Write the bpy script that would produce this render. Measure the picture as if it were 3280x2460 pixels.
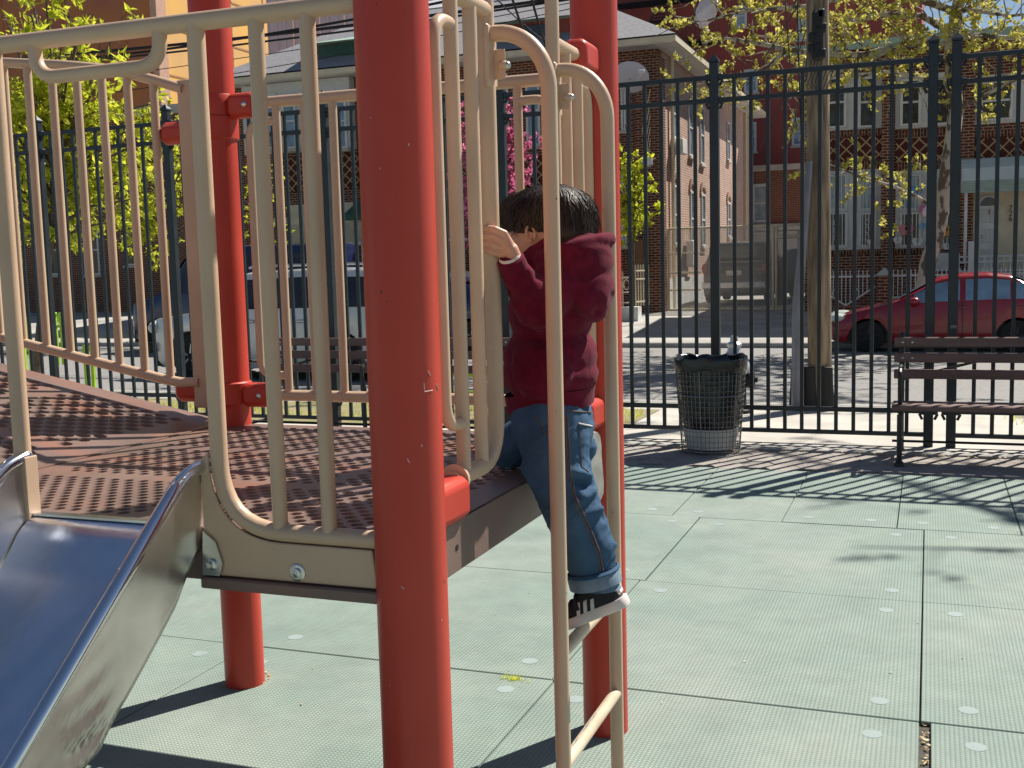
import bpy, math, random
from mathutils import Vector, Matrix
import numpy as np
random.seed(7); rng=np.random.RandomState(5)
S=bpy.context.scene
for o in list(bpy.data.objects): bpy.data.objects.remove(o)
R=math.radians
# ---------------------------------------------------------------- camera
CAM=Vector((0.854,-1.728,1.336)); FP=3543.9
RX=Vector((0.9351,0.3494,-0.0242)).normalized(); BK=Vector((0.354,-0.9306,0.1072)).normalized(); UP=BK.cross(RX).normalized()
cd=bpy.data.cameras.new('camera'); co=bpy.data.objects.new('camera',cd); S.collection.objects.link(co)
M4=Matrix((RX,UP,BK)).transposed().to_4x4(); M4.translation=CAM; co.matrix_world=M4
cd.sensor_width=36; cd.lens=38.9; cd.clip_start=.05; cd.clip_end=800
S.camera=co
# ---------------------------------------------------------------- light
SUN_EL=R(50); SUN_ROT=R(30)
W=bpy.data.worlds.new('World'); S.world=W; W.use_nodes=True
nt=W.node_tree; nt.nodes.clear()
sk=nt.nodes.new('ShaderNodeTexSky'); sk.sky_type='NISHITA'; sk.sun_disc=False
sk.sun_elevation=SUN_EL; sk.sun_rotation=SUN_ROT; sk.air_density=1.0; sk.dust_density=.5; sk.ozone_density=2.5
bg=nt.nodes.new('ShaderNodeBackground'); bg.inputs[1].default_value=.05
wo=nt.nodes.new('ShaderNodeOutputWorld'); nt.links.new(sk.outputs[0],bg.inputs[0]); nt.links.new(bg.outputs[0],wo.inputs[0])
sl=bpy.data.lights.new('sun','SUN'); sl.energy=5.0; sl.angle=R(.5); sl.color=(1,.95,.86)
so=bpy.data.objects.new('sun',sl); S.collection.objects.link(so)
sd=Vector((math.sin(SUN_ROT)*math.cos(SUN_EL),math.cos(SUN_ROT)*math.cos(SUN_EL),math.sin(SUN_EL)))
so.rotation_euler=sd.to_track_quat('Z','Y').to_euler(); so.location=(5,8,12)
S.view_settings.view_transform='Standard'; S.view_settings.look='None'; S.view_settings.exposure=.63; S.view_settings.gamma=1
S.render.engine='CYCLES'
try: S.cycles.max_bounces=6; S.cycles.transparent_max_bounces=6
except Exception: pass
# ---------------------------------------------------------------- geometry helpers
def at(px,py,Y=None,X=None,Z=None):
    d=RX*((px-1640)/FP)-UP*((py-1230)/FP)-BK
    if Y is not None: t=(Y-CAM.y)/d.y
    elif X is not None: t=(X-CAM.x)/d.x
    else: t=(Z-CAM.z)/d.z
    return CAM+d*t
class MB:
    def __init__(s): s.v=[]; s.f=[]
    def add(s,vs,fs):
        n=len(s.v); s.v+= [tuple(v) for v in vs]; s.f+=[tuple(i+n for i in f) for f in fs]; return s
    def box(s,c,d,rz=0,M=None):
        x,y,z=d[0]/2,d[1]/2,d[2]/2
        vs=[Vector((a*x,b*y,e*z)) for e in (-1,1) for b in (-1,1) for a in (-1,1)]
        if M is None: M=Matrix.Rotation(rz,3,'Z')
        vs=[M@v+Vector(c) for v in vs]
        return s.add(vs,[(0,2,3,1),(4,5,7,6),(0,1,5,4),(2,6,7,3),(0,4,6,2),(1,3,7,5)])
    def bx(s,x0,x1,y0,y1,z0,z1): return s.box(((x0+x1)/2,(y0+y1)/2,(z0+z1)/2),(abs(x1-x0),abs(y1-y0),abs(z1-z0)))
    def cbox(s,c,d,b,M=None):     # chamfered box
        x,y,z=d[0]/2,d[1]/2,d[2]/2; M=M or Matrix.Identity(3); vs=[];key={}
        for a in (-1,1):
            for bb in (-1,1):
                for e in (-1,1):
                    for k in range(3):
                        p=[a*(x-b),bb*(y-b),e*(z-b)]; p[k]=(a*x,bb*y,e*z)[k]
                        key[(a,bb,e,k)]=len(vs); vs.append(M@Vector(p)+Vector(c))
        fs=[]
        for k in range(3):
            i,j=[q for q in range(3) if q!=k]
            for sg in (-1,1):
                q=[]
                for (p1,p2) in ((-1,-1),(1,-1),(1,1),(-1,1)):
                    t=[0,0,0]; t[k]=sg;t[i]=p1;t[j]=p2; q.append(key[tuple(t)+(k,)])
                flip=(sg>0)==(k==1)
                fs.append(tuple(reversed(q)) if flip else tuple(q))
        for k in range(3):
            i,j=[q for q in range(3) if q!=k]
            for p1 in (-1,1):
                for p2 in (-1,1):
                    def g(sg,w):
                        t=[0,0,0]; t[k]=sg;t[i]=p1;t[j]=p2; return key[tuple(t)+(w,)]
                    fs.append((g(-1,i),g(1,i),g(1,j),g(-1,j)))
        for a in (-1,1):
            for bb in (-1,1):
                for e in (-1,1): fs.append((key[(a,bb,e,0)],key[(a,bb,e,1)],key[(a,bb,e,2)]))
        return s.add(vs,fs)
    def tube(s,pts,r,n=10,cap=True,flat=1):
        pts=[Vector(p) for p in pts]; rs=r if isinstance(r,(list,tuple)) else [r]*len(pts)
        T=[]
        for i in range(len(pts)):
            a=pts[max(0,i-1)]; b=pts[min(len(pts)-1,i+1)]; t=(b-a); T.append(t.normalized() if t.length>1e-9 else Vector((0,0,1)))
        u=T[0].orthogonal().normalized(); vs=[]
        for i,p in enumerate(pts):
            u=(u-T[i]*u.dot(T[i])); u=u.normalized() if u.length>1e-6 else T[i].orthogonal().normalized()
            w=T[i].cross(u)
            for k in range(n):
                a=2*math.pi*k/n; vs.append(p+(u*math.cos(a)+w*math.sin(a)*flat)*rs[i])
        fs=[(i*n+k,i*n+(k+1)%n,(i+1)*n+(k+1)%n,(i+1)*n+k) for i in range(len(pts)-1) for k in range(n)]
        if cap: fs+=[tuple(reversed(range(n))),tuple((len(pts)-1)*n+k for k in range(n))]
        return s.add(vs,fs)
    def lathe(s,prof,c=(0,0,0),n=24,axis='Z',sx=1,sy=1,M=None):
        c=Vector(c); vs=[]
        for (r,z) in prof:
            for k in range(n):
                a=2*math.pi*k/n; v=Vector((r*math.cos(a)*sx,r*math.sin(a)*sy,z))
                if axis=='Y': v=Vector((v.x,v.z,v.y))
                if axis=='X': v=Vector((v.z,v.x,v.y))
                if M: v=M@v
                vs.append(c+v)
        m=len(prof)
        fs=[(i*n+k,i*n+(k+1)%n,(i+1)*n+(k+1)%n,(i+1)*n+k) for i in range(m-1) for k in range(n)]
        fs+=[tuple(reversed(range(n))),tuple((m-1)*n+k for k in range(n))]
        return s.add(vs,fs)
    def prism(s,poly,y0,y1,ax='Y'):     # poly in (x,z) extruded along Y (or poly (y,z) along X, (x,y) along Z)
        n=len(poly)
        def mk(a,b,t): return {'Y':(a,t,b),'X':(t,a,b),'Z':(a,b,t)}[ax]
        vs=[mk(a,b,y0) for a,b in poly]+[mk(a,b,y1) for a,b in poly]
        fs=[tuple(range(n)),tuple(reversed(range(n,2*n)))]+[(i,(i+1)%n,n+(i+1)%n,n+i) for i in range(n)]
        return s.add(vs,fs)
    def build(s,name,mat,parent=None,smooth=False,ang=40,bevel=0,fix=True):
        me=bpy.data.meshes.new(name); me.from_pydata(s.v,[],s.f); me.update()
        o=bpy.data.objects.new(name,me); S.collection.objects.link(o)
        if mat: me.materials.append(mat)
        if fix:
            import bmesh
            bm=bmesh.new(); bm.from_mesh(me); bmesh.ops.recalc_face_normals(bm,faces=bm.faces); bm.to_mesh(me); bm.free()
        if smooth:
            for p in me.polygons: p.use_smooth=True
            try: me.set_sharp_from_angle(angle=R(ang))
            except Exception: pass
        if bevel:
            m=o.modifiers.new('bevel','BEVEL'); m.width=bevel; m.segments=2; m.limit_method='ANGLE'
        if parent is not None:
            o.parent=parent
            if parent.type=='EMPTY' or True:
                o.matrix_parent_inverse=mwi(parent)
        return o
def mw(o):
    m=o.matrix_basis.copy()
    if o.parent: m=mw(o.parent)@o.matrix_parent_inverse@m
    return m
def mwi(o): return mw(o).inverted()
def tag(o,label=None,cat=None,group=None,kind=None):
    if label: o['label']=label
    if cat: o['category']=cat
    if group: o['group']=group
    if kind: o['kind']=kind
    return o
def thing(name,loc,label,cat,group=None):
    o=bpy.data.objects.new(name,None); S.collection.objects.link(o); o.location=loc; o.empty_display_size=.1
    return tag(o,label,cat,group)
def cp(o,parent,name=None,move=(0,0,0)):
    c=o.copy(); S.collection.objects.link(c); c.parent=parent
    c.location=Vector(o.location)+Vector(move); return c
def fillet(pts,rad,n=7):
    pts=[Vector(p) for p in pts]; out=[pts[0]]
    for i in range(1,len(pts)-1):
        a,b,c=pts[i-1],pts[i],pts[i+1]; r_=rad[i-1] if isinstance(rad,(list,tuple)) else rad
        d1=(a-b).normalized(); d2=(c-b).normalized(); p=b+d1*r_; q=b+d2*r_
        for k in range(n+1):
            t=k/n; out.append(p*(1-t)**2+b*2*t*(1-t)*.98+q*t*t+b*(2*t*(1-t)*.02))
    out.append(pts[-1]); return out
# ---------------------------------------------------------------- materials
def mat(name,col,rough=.5,metal=0,var=.12,scale=8,bump=0,bscale=60,spec=.5,coat=0,col2=None,detail=4,sheen=0,tr=0,coords='Object',stretch=(1,1,1),emis=None,sss=0):
    m=bpy.data.materials.new(name); m.use_nodes=True; n=m.node_tree.nodes; l=m.node_tree.links
    b=n['Principled BSDF']; b.inputs['Roughness'].default_value=rough; b.inputs['Metallic'].default_value=metal
    b.inputs['Specular IOR Level'].default_value=spec; b.inputs['Coat Weight'].default_value=coat
    if sheen: b.inputs['Sheen Weight'].default_value=sheen
    if tr: b.inputs['Transmission Weight'].default_value=tr
    if sss: b.inputs['Subsurface Weight'].default_value=sss; b.inputs['Subsurface Radius'].default_value=(.012,.005,.003)
    tc=n.new('ShaderNodeTexCoord'); mp=n.new('ShaderNodeMapping'); mp.inputs['Scale'].default_value=stretch
    l.new(tc.outputs[coords],mp.inputs[0])
    nz=n.new('ShaderNodeTexNoise'); nz.inputs['Scale'].default_value=scale; nz.inputs['Detail'].default_value=detail
    l.new(mp.outputs[0],nz.inputs[0])
    cr=n.new('ShaderNodeValToRGB'); c2=col2 or tuple(c*(1-var) for c in col); c1=tuple(min(1,c*(1+var)) for c in col) if not col2 else col
    cr.color_ramp.elements[0].position=.35; cr.color_ramp.elements[1].position=.65
    cr.color_ramp.elements[0].color=(*c2,1); cr.color_ramp.elements[1].color=(*c1,1)
    l.new(nz.outputs[0],cr.inputs[0]); l.new(cr.outputs[0],b.inputs['Base Color'])
    m['ramp']=1
    rr=n.new('ShaderNodeMapRange'); rr.inputs[3].default_value=rough*.8; rr.inputs[4].default_value=min(1,rough*1.25)
    l.new(nz.outputs[0],rr.inputs[0]); l.new(rr.outputs[0],b.inputs['Roughness'])
    if bump:
        bn=n.new('ShaderNodeTexNoise'); bn.inputs['Scale'].default_value=bscale; bn.inputs['Detail'].default_value=3; l.new(mp.outputs[0],bn.inputs[0])
        bp=n.new('ShaderNodeBump'); bp.inputs['Strength'].default_value=bump; bp.inputs['Distance'].default_value=.005
        l.new(bn.outputs[0],bp.inputs['Height']); l.new(bp.outputs[0],b.inputs['Normal'])
    if emis: b.inputs['Emission Color'].default_value=(*emis[0],1); b.inputs['Emission Strength'].default_value=emis[1]
    return m
def node(m,t,**k):
    x=m.node_tree.nodes.new(t)
    for a,b in k.items(): setattr(x,a,b)
    return x
def math_(m,op,a,b=None):
    x=node(m,'ShaderNodeMath',operation=op); l=m.node_tree.links
    for i,q in enumerate((a,b)):
        if q is None: continue
        if isinstance(q,(int,float)): x.inputs[i].default_value=q
        else: l.new(q,x.inputs[i])
    return x.outputs[0]
def brick(name,c1,c2,mortar,ax='X',diamond=None,rough=.85,soldier=False,bw=.205,bh=.068,mort=.011):
    m=bpy.data.materials.new(name); m.use_nodes=True; n=m.node_tree.nodes; l=m.node_tree.links; b=n['Principled BSDF']
    b.inputs['Roughness'].default_value=rough; b.inputs['Specular IOR Level'].default_value=.25
    tc=n.new('ShaderNodeTexCoord'); sp=n.new('ShaderNodeSeparateXYZ'); l.new(tc.outputs['Object'],sp.inputs[0])
    cm=n.new('ShaderNodeCombineXYZ')
    u,w=(sp.outputs[0] if ax=='X' else sp.outputs[1]),sp.outputs[2]
    if soldier: u,w=w,u
    l.new(u,cm.inputs[0]); l.new(w,cm.inputs[1])
    bt=n.new('ShaderNodeTexBrick'); l.new(cm.outputs[0],bt.inputs[0]); bt.inputs['Scale'].default_value=1
    bt.inputs['Brick Width'].default_value=bw; bt.inputs['Row Height'].default_value=bh; bt.inputs['Mortar Size'].default_value=mort
    bt.inputs['Mortar Smooth'].default_value=.2; bt.inputs['Bias'].default_value=.0
    bt.inputs['Color1'].default_value=(*c1,1); bt.inputs['Color2'].default_value=(*c2,1); bt.inputs['Mortar'].default_value=(*mortar,1)
    out=bt.outputs[0]
    nz=n.new('ShaderNodeTexNoise'); nz.inputs['Scale'].default_value=1.3; nz.inputs['Detail'].default_value=6; l.new(tc.outputs['Object'],nz.inputs[0])
    mx=n.new('ShaderNodeMix'); mx.data_type='RGBA'; mx.blend_type='MULTIPLY'; mx.inputs[0].default_value=.55
    mr=n.new('ShaderNodeMapRange'); mr.inputs[3].default_value=.55; mr.inputs[4].default_value=1.35; l.new(nz.outputs[0],mr.inputs[0])
    if diamond:
        s=diamond
        k1=math_(m,'ADD',sp.outputs[0],sp.outputs[2]); k2=math_(m,'SUBTRACT',sp.outputs[0],sp.outputs[2])
        d1=math_(m,'ABSOLUTE',math_(m,'SUBTRACT',math_(m,'FRACT',math_(m,'MULTIPLY',k1,s)),.5))
        d2=math_(m,'ABSOLUTE',math_(m,'SUBTRACT',math_(m,'FRACT',math_(m,'MULTIPLY',k2,s)),.5))
        f=math_(m,'LESS_THAN',math_(m,'MINIMUM',d1,d2),.075)
        mm=n.new('ShaderNodeMix'); mm.data_type='RGBA'; l.new(f,mm.inputs[0]); mm.inputs[6].default_value=(c2[0],c2[1],c2[2],1); mm.inputs[7].default_value=(.42,.3,.17,1)
        out=mm.outputs[2]
    l.new(out,mx.inputs[6]); l.new(mr.outputs[0],mx.inputs[7]); l.new(mx.outputs[2],b.inputs['Base Color'])
    if not diamond:
        bp=n.new('ShaderNodeBump'); bp.inputs['Strength'].default_value=.5; bp.inputs['Distance'].default_value=.01; bp.invert=True
        l.new(bt.outputs['Fac'],bp.inputs['Height']); l.new(bp.outputs[0],b.inputs['Normal'])
    return m
def leafmat(name,c1,c2,tr=.35):
    m=bpy.data.materials.new(name); m.use_nodes=True; n=m.node_tree.nodes; l=m.node_tree.links
    b=n['Principled BSDF']; b.inputs['Roughness'].default_value=.5; b.inputs['Specular IOR Level'].default_value=.3
    g=n.new('ShaderNodeNewGeometry'); cr=n.new('ShaderNodeValToRGB'); cr.color_ramp.elements[0].color=(*c1,1); cr.color_ramp.elements[1].color=(*c2,1)
    l.new(g.outputs['Random Per Island'],cr.inputs[0]); l.new(cr.outputs[0],b.inputs['Base Color'])
    t=n.new('ShaderNodeBsdfTranslucent'); l.new(cr.outputs[0],t.inputs[0]); mx=n.new('ShaderNodeMixShader'); mx.inputs[0].default_value=tr
    l.new(b.outputs[0],mx.inputs[1]); l.new(t.outputs[0],mx.inputs[2]); l.new(mx.outputs[0],n['Material Output'].inputs[0]); return m
M={}
M['red']=mat('red powder coat',(.52,.055,.032),.36,var=.10,scale=3,bump=.04,bscale=180,col2=(.45,.044,.026),detail=8,spec=.35)
M['tan']=mat('tan powder coat',(.58,.405,.27),.36,var=.06,scale=6,bump=.05,bscale=200)
M['steel']=mat('stainless',(.76,.80,.88),.24,1,var=.08,scale=5,bump=.06,bscale=40)  # blue tint in the base colour stands in for reflected sky
M['steeldull']=mat('dull stainless wall',(.74,.70,.66),.30,1,var=.14,scale=7,bump=.22,bscale=11)
M['chrome']=mat('chrome tube',(.75,.76,.78),.12,1,var=.03)
M['bolt']=mat('zinc bolt',(.6,.6,.58),.25,1)
M['iron']=mat('dark fence paint',(.012,.02,.026),.38,var=.25,scale=10,bump=.05)
M['whitepaint']=mat('white paint',(.62,.62,.6),.5,var=.08,scale=4,bump=.05)
M['creampaint']=mat('cream paint',(.62,.55,.4),.5,var=.1,scale=4)
M['glass']=mat('window glass',(.05,.07,.09),.06,var=.5,scale=1.5,spec=.8)
M['glassblue']=mat('reflecting glass',(.16,.24,.33),.08,var=.4,scale=2,spec=.9)
M['concrete']=mat('concrete',(.46,.43,.38),.9,var=.14,scale=2.2,bump=.3,bscale=80,detail=8)
M['concrete2']=mat('driveway concrete',(.36,.34,.31),.9,var=.2,scale=1.1,bump=.3,bscale=60,detail=8)
M['kerb']=mat('kerb stone',(.32,.31,.29),.9,var=.15,scale=5,bump=.3,bscale=90)
M['asphalt']=mat('asphalt',(.23,.22,.21),.95,var=.22,scale=26,bump=.6,bscale=140,detail=10)
M['roof']=mat('grey shingles',(.26,.25,.26),.9,var=.25,scale=14,bump=.4,bscale=30,stretch=(1,1,4))
M['roofgreen']=mat('pale green roof',(.3,.42,.34),.7,var=.15,scale=3)
M['green']=mat('dark green paint',(.02,.085,.06),.5,var=.2)
M['redwall']=mat('painted red brick',(.27,.062,.05),.85,var=.2,scale=.5,bump=.3,bscale=20,detail=8)
M['ochre']=mat('ochre panel sunlit',(.75,.42,.1),.8,var=.12,scale=.35,detail=5,col2=(.62,.36,.14))  # sunlit tone of the side face is put into the colour
M['ochre_shade']=mat('shaded ochre panel',(.42,.17,.045),.8,scale=.25,detail=6,col2=(.3,.1,.07))  # mural panels browned to put the front's shade into the colour
M['greyclad']=mat('grey cladding',(.50,.50,.56),.7,var=.05,scale=1)
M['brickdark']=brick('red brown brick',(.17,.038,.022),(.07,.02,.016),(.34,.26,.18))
M['brickdia']=brick('diamond brick panel',(.12,.03,.02),(.085,.022,.016),(.3,.2,.12),diamond=3.4)
M['bricksold']=brick('soldier course brick',(.15,.03,.018),(.04,.014,.012),(.28,.2,.13),soldier=True)
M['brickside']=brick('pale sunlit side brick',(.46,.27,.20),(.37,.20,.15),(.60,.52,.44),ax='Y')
M['brickfar']=brick('far red brick',(.22,.06,.035),(.16,.045,.03),(.3,.24,.18))
M['wood']=mat('weathered pole wood',(.36,.27,.17),.85,col2=(.10,.07,.05),scale=7,bump=.8,bscale=30,stretch=(3,3,.35),detail=10)
M['slat']=mat('brown bench slat',(.15,.085,.075),.6,var=.2,scale=6,bump=.2,bscale=60,stretch=(.3,3,3))
M['blackiron']=mat('black cast iron',(.018,.017,.018),.45,var=.3,bump=.1)
M['black']=mat('black rubber',(.012,.012,.013),.6,var=.3,bump=.2)
M['bag']=mat('black bin liner',(.012,.013,.016),.22,var=.3,bump=.8,bscale=25)
M['galv']=mat('galvanised wire',(.22,.21,.2),.45,.7,var=.2,scale=20)
M['silverpaint']=mat('silver paint',(.6,.62,.63),.35,.6,var=.1,bump=.1)
M['plaster']=mat('white stucco',(.6,.6,.58),.9,var=.15,scale=5,bump=.8,bscale=14)
M['lime']=mat('lime green paint',(.36,.60,.03),.5)
M['bark']=mat('tree bark',(.12,.085,.06),.9,var=.3,scale=12,bump=.6,bscale=40)
M['plasticbag']=mat('pale plastic bag',(.75,.68,.74),.4,tr=.2)
M['leafbright']=leafmat('bright spring leaf',(.42,.48,.03),(.78,.78,.08),.58)
M['leafyel']=leafmat('yellow green plane leaf',(.36,.36,.06),(.72,.64,.16),.5)
M['leafdark']=leafmat('far green leaf',(.05,.10,.02),(.16,.24,.04))
M['pink']=leafmat('pink blossom',(.50,.05,.20),(.88,.36,.54),.45)
def tiled(name,sz,col,col2,gap,ox,oy,rowoff=False,stud=True):
    m=mat(name,col,.8,var=.1,scale=2.5,detail=8,col2=col2)
    n=m.node_tree.nodes; l=m.node_tree.links; b=n['Principled BSDF']
    if stud:
        tc=n.new('ShaderNodeTexCoord'); sp=n.new('ShaderNodeSeparateXYZ'); l.new(tc.outputs['Object'],sp.inputs[0])
        k=2*math.pi/.0125
        sx=math_(m,'SINE',math_(m,'MULTIPLY',sp.outputs[0],k)); sy=math_(m,'SINE',math_(m,'MULTIPLY',sp.outputs[1],k))
        pr=math_(m,'MULTIPLY',math_(m,'ADD',sx,1),math_(m,'ADD',sy,1))
        mr=n.new('ShaderNodeMapRange'); mr.inputs[2].default_value=2.2; l.new(pr,mr.inputs[0])
        bp=n.new('ShaderNodeBump'); bp.inputs['Strength'].default_value=.9; bp.inputs['Distance'].default_value=.0016
        l.new(mr.outputs[0],bp.inputs['Height']); l.new(bp.outputs[0],b.inputs['Normal'])
        src=[x for x in n if x.type=='VALTORGB'][0]
        mx=n.new('ShaderNodeMix'); mx.data_type='RGBA'; mx.blend_type='MULTIPLY'
        l.new(math_(m,'SUBTRACT',1,math_(m,'MULTIPLY',mr.outputs[0],.9)),mx.inputs[0]); mx.inputs[7].default_value=(.62,.70,.68,1)
        l.new(src.outputs[0],mx.inputs[6]); l.new(mx.outputs[2],b.inputs['Base Color'])
        # broad dusty wear
        nz=n.new('ShaderNodeTexNoise'); nz.inputs['Scale'].default_value=.9; nz.inputs['Detail'].default_value=9; nz.inputs['Roughness'].default_value=.65; l.new(tc.outputs['Object'],nz.inputs[0])
        m2=n.new('ShaderNodeMix'); m2.data_type='RGBA'; mr2=n.new('ShaderNodeMapRange'); mr2.inputs[1].default_value=.45; mr2.inputs[2].default_value=.75; mr2.inputs[4].default_value=.45
        l.new(nz.outputs[0],mr2.inputs[0]); l.new(mr2.outputs[0],m2.inputs[0]); l.new(mx.outputs[2],m2.inputs[6]); m2.inputs[7].default_value=(.42,.41,.37,1)
        n3=n.new('ShaderNodeTexNoise'); n3.inputs['Scale'].default_value=5.5; n3.inputs['Detail'].default_value=10; n3.inputs['Roughness'].default_value=.7; l.new(tc.outputs['Object'],n3.inputs[0])
        r3=n.new('ShaderNodeMapRange'); r3.inputs[1].default_value=.35; r3.inputs[2].default_value=.62; r3.inputs[3].default_value=.90; r3.inputs[4].default_value=1.06; l.new(n3.outputs[0],r3.inputs[0])
        m3=n.new('ShaderNodeMix'); m3.data_type='RGBA'; m3.blend_type='MULTIPLY'; m3.inputs[0].default_value=1; l.new(m2.outputs[2],m3.inputs[6]); l.new(r3.outputs[0],m3.inputs[7])
        l.new(m3.outputs[2],b.inputs['Base Color'])
    return m
M['tile']=tiled('green rubber tile',1.15,(.295,.352,.305),(.25,.31,.27),.01,0,0)
M['plug']=mat('pale tile plug',(.26,.32,.31),.75,var=.1)
M['gapdark']=mat('dark joint dirt',(.07,.065,.05),.95,var=.4,scale=30)
M['paver']=mat('hexagonal asphalt pavers',(.30,.265,.235),.9,var=.15,scale=5,bump=.4,bscale=60)
M['dirt']=mat('dirt and dry grass',(.30,.22,.13),.95,scale=6,col2=(.18,.2,.07),bump=.6,bscale=40,detail=9)
M['leaf litter']=leafmat('dry leaf litter',(.35,.2,.06),(.7,.55,.3),.1)
# ================================================================ SETTING: ground
def sheet(name,prof,x0,x1,m,nx=1):
    b=MB()
    for i in range(len(prof)-1):
        (ya,za),(yb,zb)=prof[i],prof[i+1]
        b.add([(x0,ya,za),(x1,ya,za),(x1,yb,zb),(x0,yb,zb)],[(0,1,2,3)])
    return tag(b.build(name,m,fix=False),kind='structure')
sheet('ground',[(-60,-.75),(400,-.75)],-300,300,M['concrete2'])
sheet('playground_base',[(-12,-.012),(5.3,-.012)],-14,12,M['gapdark'])
sheet('pavement',[(6.08,0.0),(7.0,-.012),(9.0,-.05),(9.0,-.25)],-60,40,M['concrete'])
sheet('street',[(9.0,-.185),(12.6,-.327),(18.6,-.364),(19.62,-.372)],-90,60,M['asphalt'])
b=MB()
b.prism([(19.6,-.6),(19.6,-.285),(19.62,-.272),(19.78,-.268),(19.78,-.6)],-90,60,ax='X')
tag(b.build('far_kerb',M['kerb']),kind='structure')
b=MB(); b.prism([(8.84,-.5),(8.84,-.043),(9.0,-.046),(9.01,-.06),(9.01,-.5)],-60,40,ax='X'); tag(b.build('near_kerb',M['kerb']),kind='structure')
sheet('far_pavement',[(19.78,-.270),(23,-.15),(26.2,0),(60,.25),(200,.3)],-90,60,M['concrete2'])
sheet('dirt_verge',[(6.7,.000),(7.0,-.006),(8.2,-.030)],-8.6,-1.45,M['dirt'])
# rubber tiles
def tiles():
    b=MB(); pl=MB(); rows=[(-5.6,-4.42),(-4.42,-3.23),(-3.23,-2.04),(-2.04,-.85),(-.85,.34),(.34,1.53),(1.53,2.70),(2.70,3.9),(3.9,5.3)]
    g=.0022; r=random.Random(3)
    for ri,(ya,yb) in enumerate(rows):
        if ri==8: xs=[-9.4,-8.8,-7.65,-6.5,-5.35,-4.2,-3.05,-1.9,-.97,-.40,.165,.72,1.28,2.4,3.55,4.7,5.85,7,8.15,9.3]
        else: xs=[-10.65+1.15*k for k in range(18)]; xs=[x+(.04 if abs(x)<3 and x<0 else 0)+(.0,.0,-.01,.01)[ri%4] for x in xs]; xs=[.845 if abs(x-.84)<.06 else x for x in xs]
        for i in range(len(xs)-1):
            x0,x1=xs[i]+g+r.uniform(0,.0015),xs[i+1]-g
            if ri<=5 and abs(xs[i]-.845)<.03: x0=xs[i]+.030+(.02 if ri<5 else 0)
            dz=r.uniform(-.002,.0015)
            b.cbox(((x0+x1)/2,(ya+yb)/2,-.005+dz),(x1-x0,yb-ya-2*g-r.uniform(0,.002),.012),.002)
            for ex in (x0+.12,x1-.12):
                for ey in (ya+.13,yb-.13):
                    if r.random()<.93: pl.lathe([(.028,0),(.028,.0006),(.0,.0008)],(ex+r.uniform(-.01,.01),ey+r.uniform(-.01,.01),.0012+dz),n=16)
    o=tag(b.build('playground_surface',M['tile']),kind='structure'); tag(pl.build('tile_plug',M['plug'],o))
tiles()
# hexagonal pavers strip
def pavers():
    b=MB(); s=.115; r=random.Random(4); h=s*math.sqrt(3)
    for i in range(-60,45):
        for j in range(5):
            cx=i*1.5*s; cy=5.38+j*h+(h/2 if i%2 else 0)
            if cy>6.02 or cx<-9 or cx>6.2: continue
            z=r.uniform(-.004,.002)
            vs=[];q=s-.0016
            for zz,k in ((-.02,q),(z-.002,q),(z,q-.006)):
                vs+=[(cx+k*math.cos(R(60*a)),cy+k*math.sin(R(60*a)),zz) for a in range(6)]
            fs=[tuple(range(12,18))]+[(l*6+a,l*6+(a+1)%6,(l+1)*6+(a+1)%6,(l+1)*6+a) for l in (0,1) for a in range(6)]
            b.add(vs,fs)
    tag(b.build('paver_strip',M['paver']),kind='structure')
    sheet('paver_base',[(5.3,-.014),(6.08,-.014)],-14,12,M['gapdark'])
    e=MB(); e.prism([(6.02,-.05),(6.02,.010),(6.03,.014),(6.10,.014),(6.11,.004),(6.11,-.05)],-14,12,ax='X')
    tag(e.build('path_edging',M['kerb']),kind='structure')
pavers()
# litter
def litter():
    b=MB(); r=random.Random(9)
    def bit(x,y,z,s):
        a=r.uniform(0,6.28); t=r.uniform(-.5,.5); c,sn=math.cos(a)*s,math.sin(a)*s
        b.add([(x+c,y+sn,z+t*s*.3),(x-sn*.5,y+c*.5,z+.3*s),(x-c,y-sn,z-t*s*.2+.002),(x+sn*.5,y-c*.5,z+.001)],[(0,1,2,3)])
    for i in range(260): bit(r.uniform(.853,.872),r.uniform(-.6,1.53),-.008+r.random()*.006,r.uniform(.003,.009))
    for i in range(500): bit(r.uniform(-5,3.5),6.0+r.gauss(0,.02),.004+r.random()*.006,r.uniform(.004,.012))
    for i in range(260): bit(r.uniform(-3,4),r.uniform(-.8,6),.004,r.uniform(.002,.007))
    for i in range(40): a=r.random()*6.28; bit(-1.226+math.cos(a)*.07,1.245+math.sin(a)*.07,.004,r.uniform(.003,.008)) 
    tag(b.build('leaf_litter',M['leaf litter'],fix=False),'dry leaf scraps and seed litter lying in the tile joints and along the path edging','leaf litter',kind='stuff')
litter()
tu_=MB(); _r=random.Random(31); _c=at(1648,2180,Z=0)
for i in range(60):
    x,y=_c.x+_r.gauss(0,.022),_c.y+_r.gauss(0,.008); h=_r.uniform(.008,.022); tu_.add([(x,y,0),(x+.003,y,0),(x+_r.gauss(0,.008),y+_r.gauss(0,.006),h)],[(0,1,2)])
tag(tu_.build('weed_tuft',M['leafbright'],fix=False),'tiny green weeds sprouting from a tile joint beneath the deck','weeds',kind='stuff')
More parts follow.
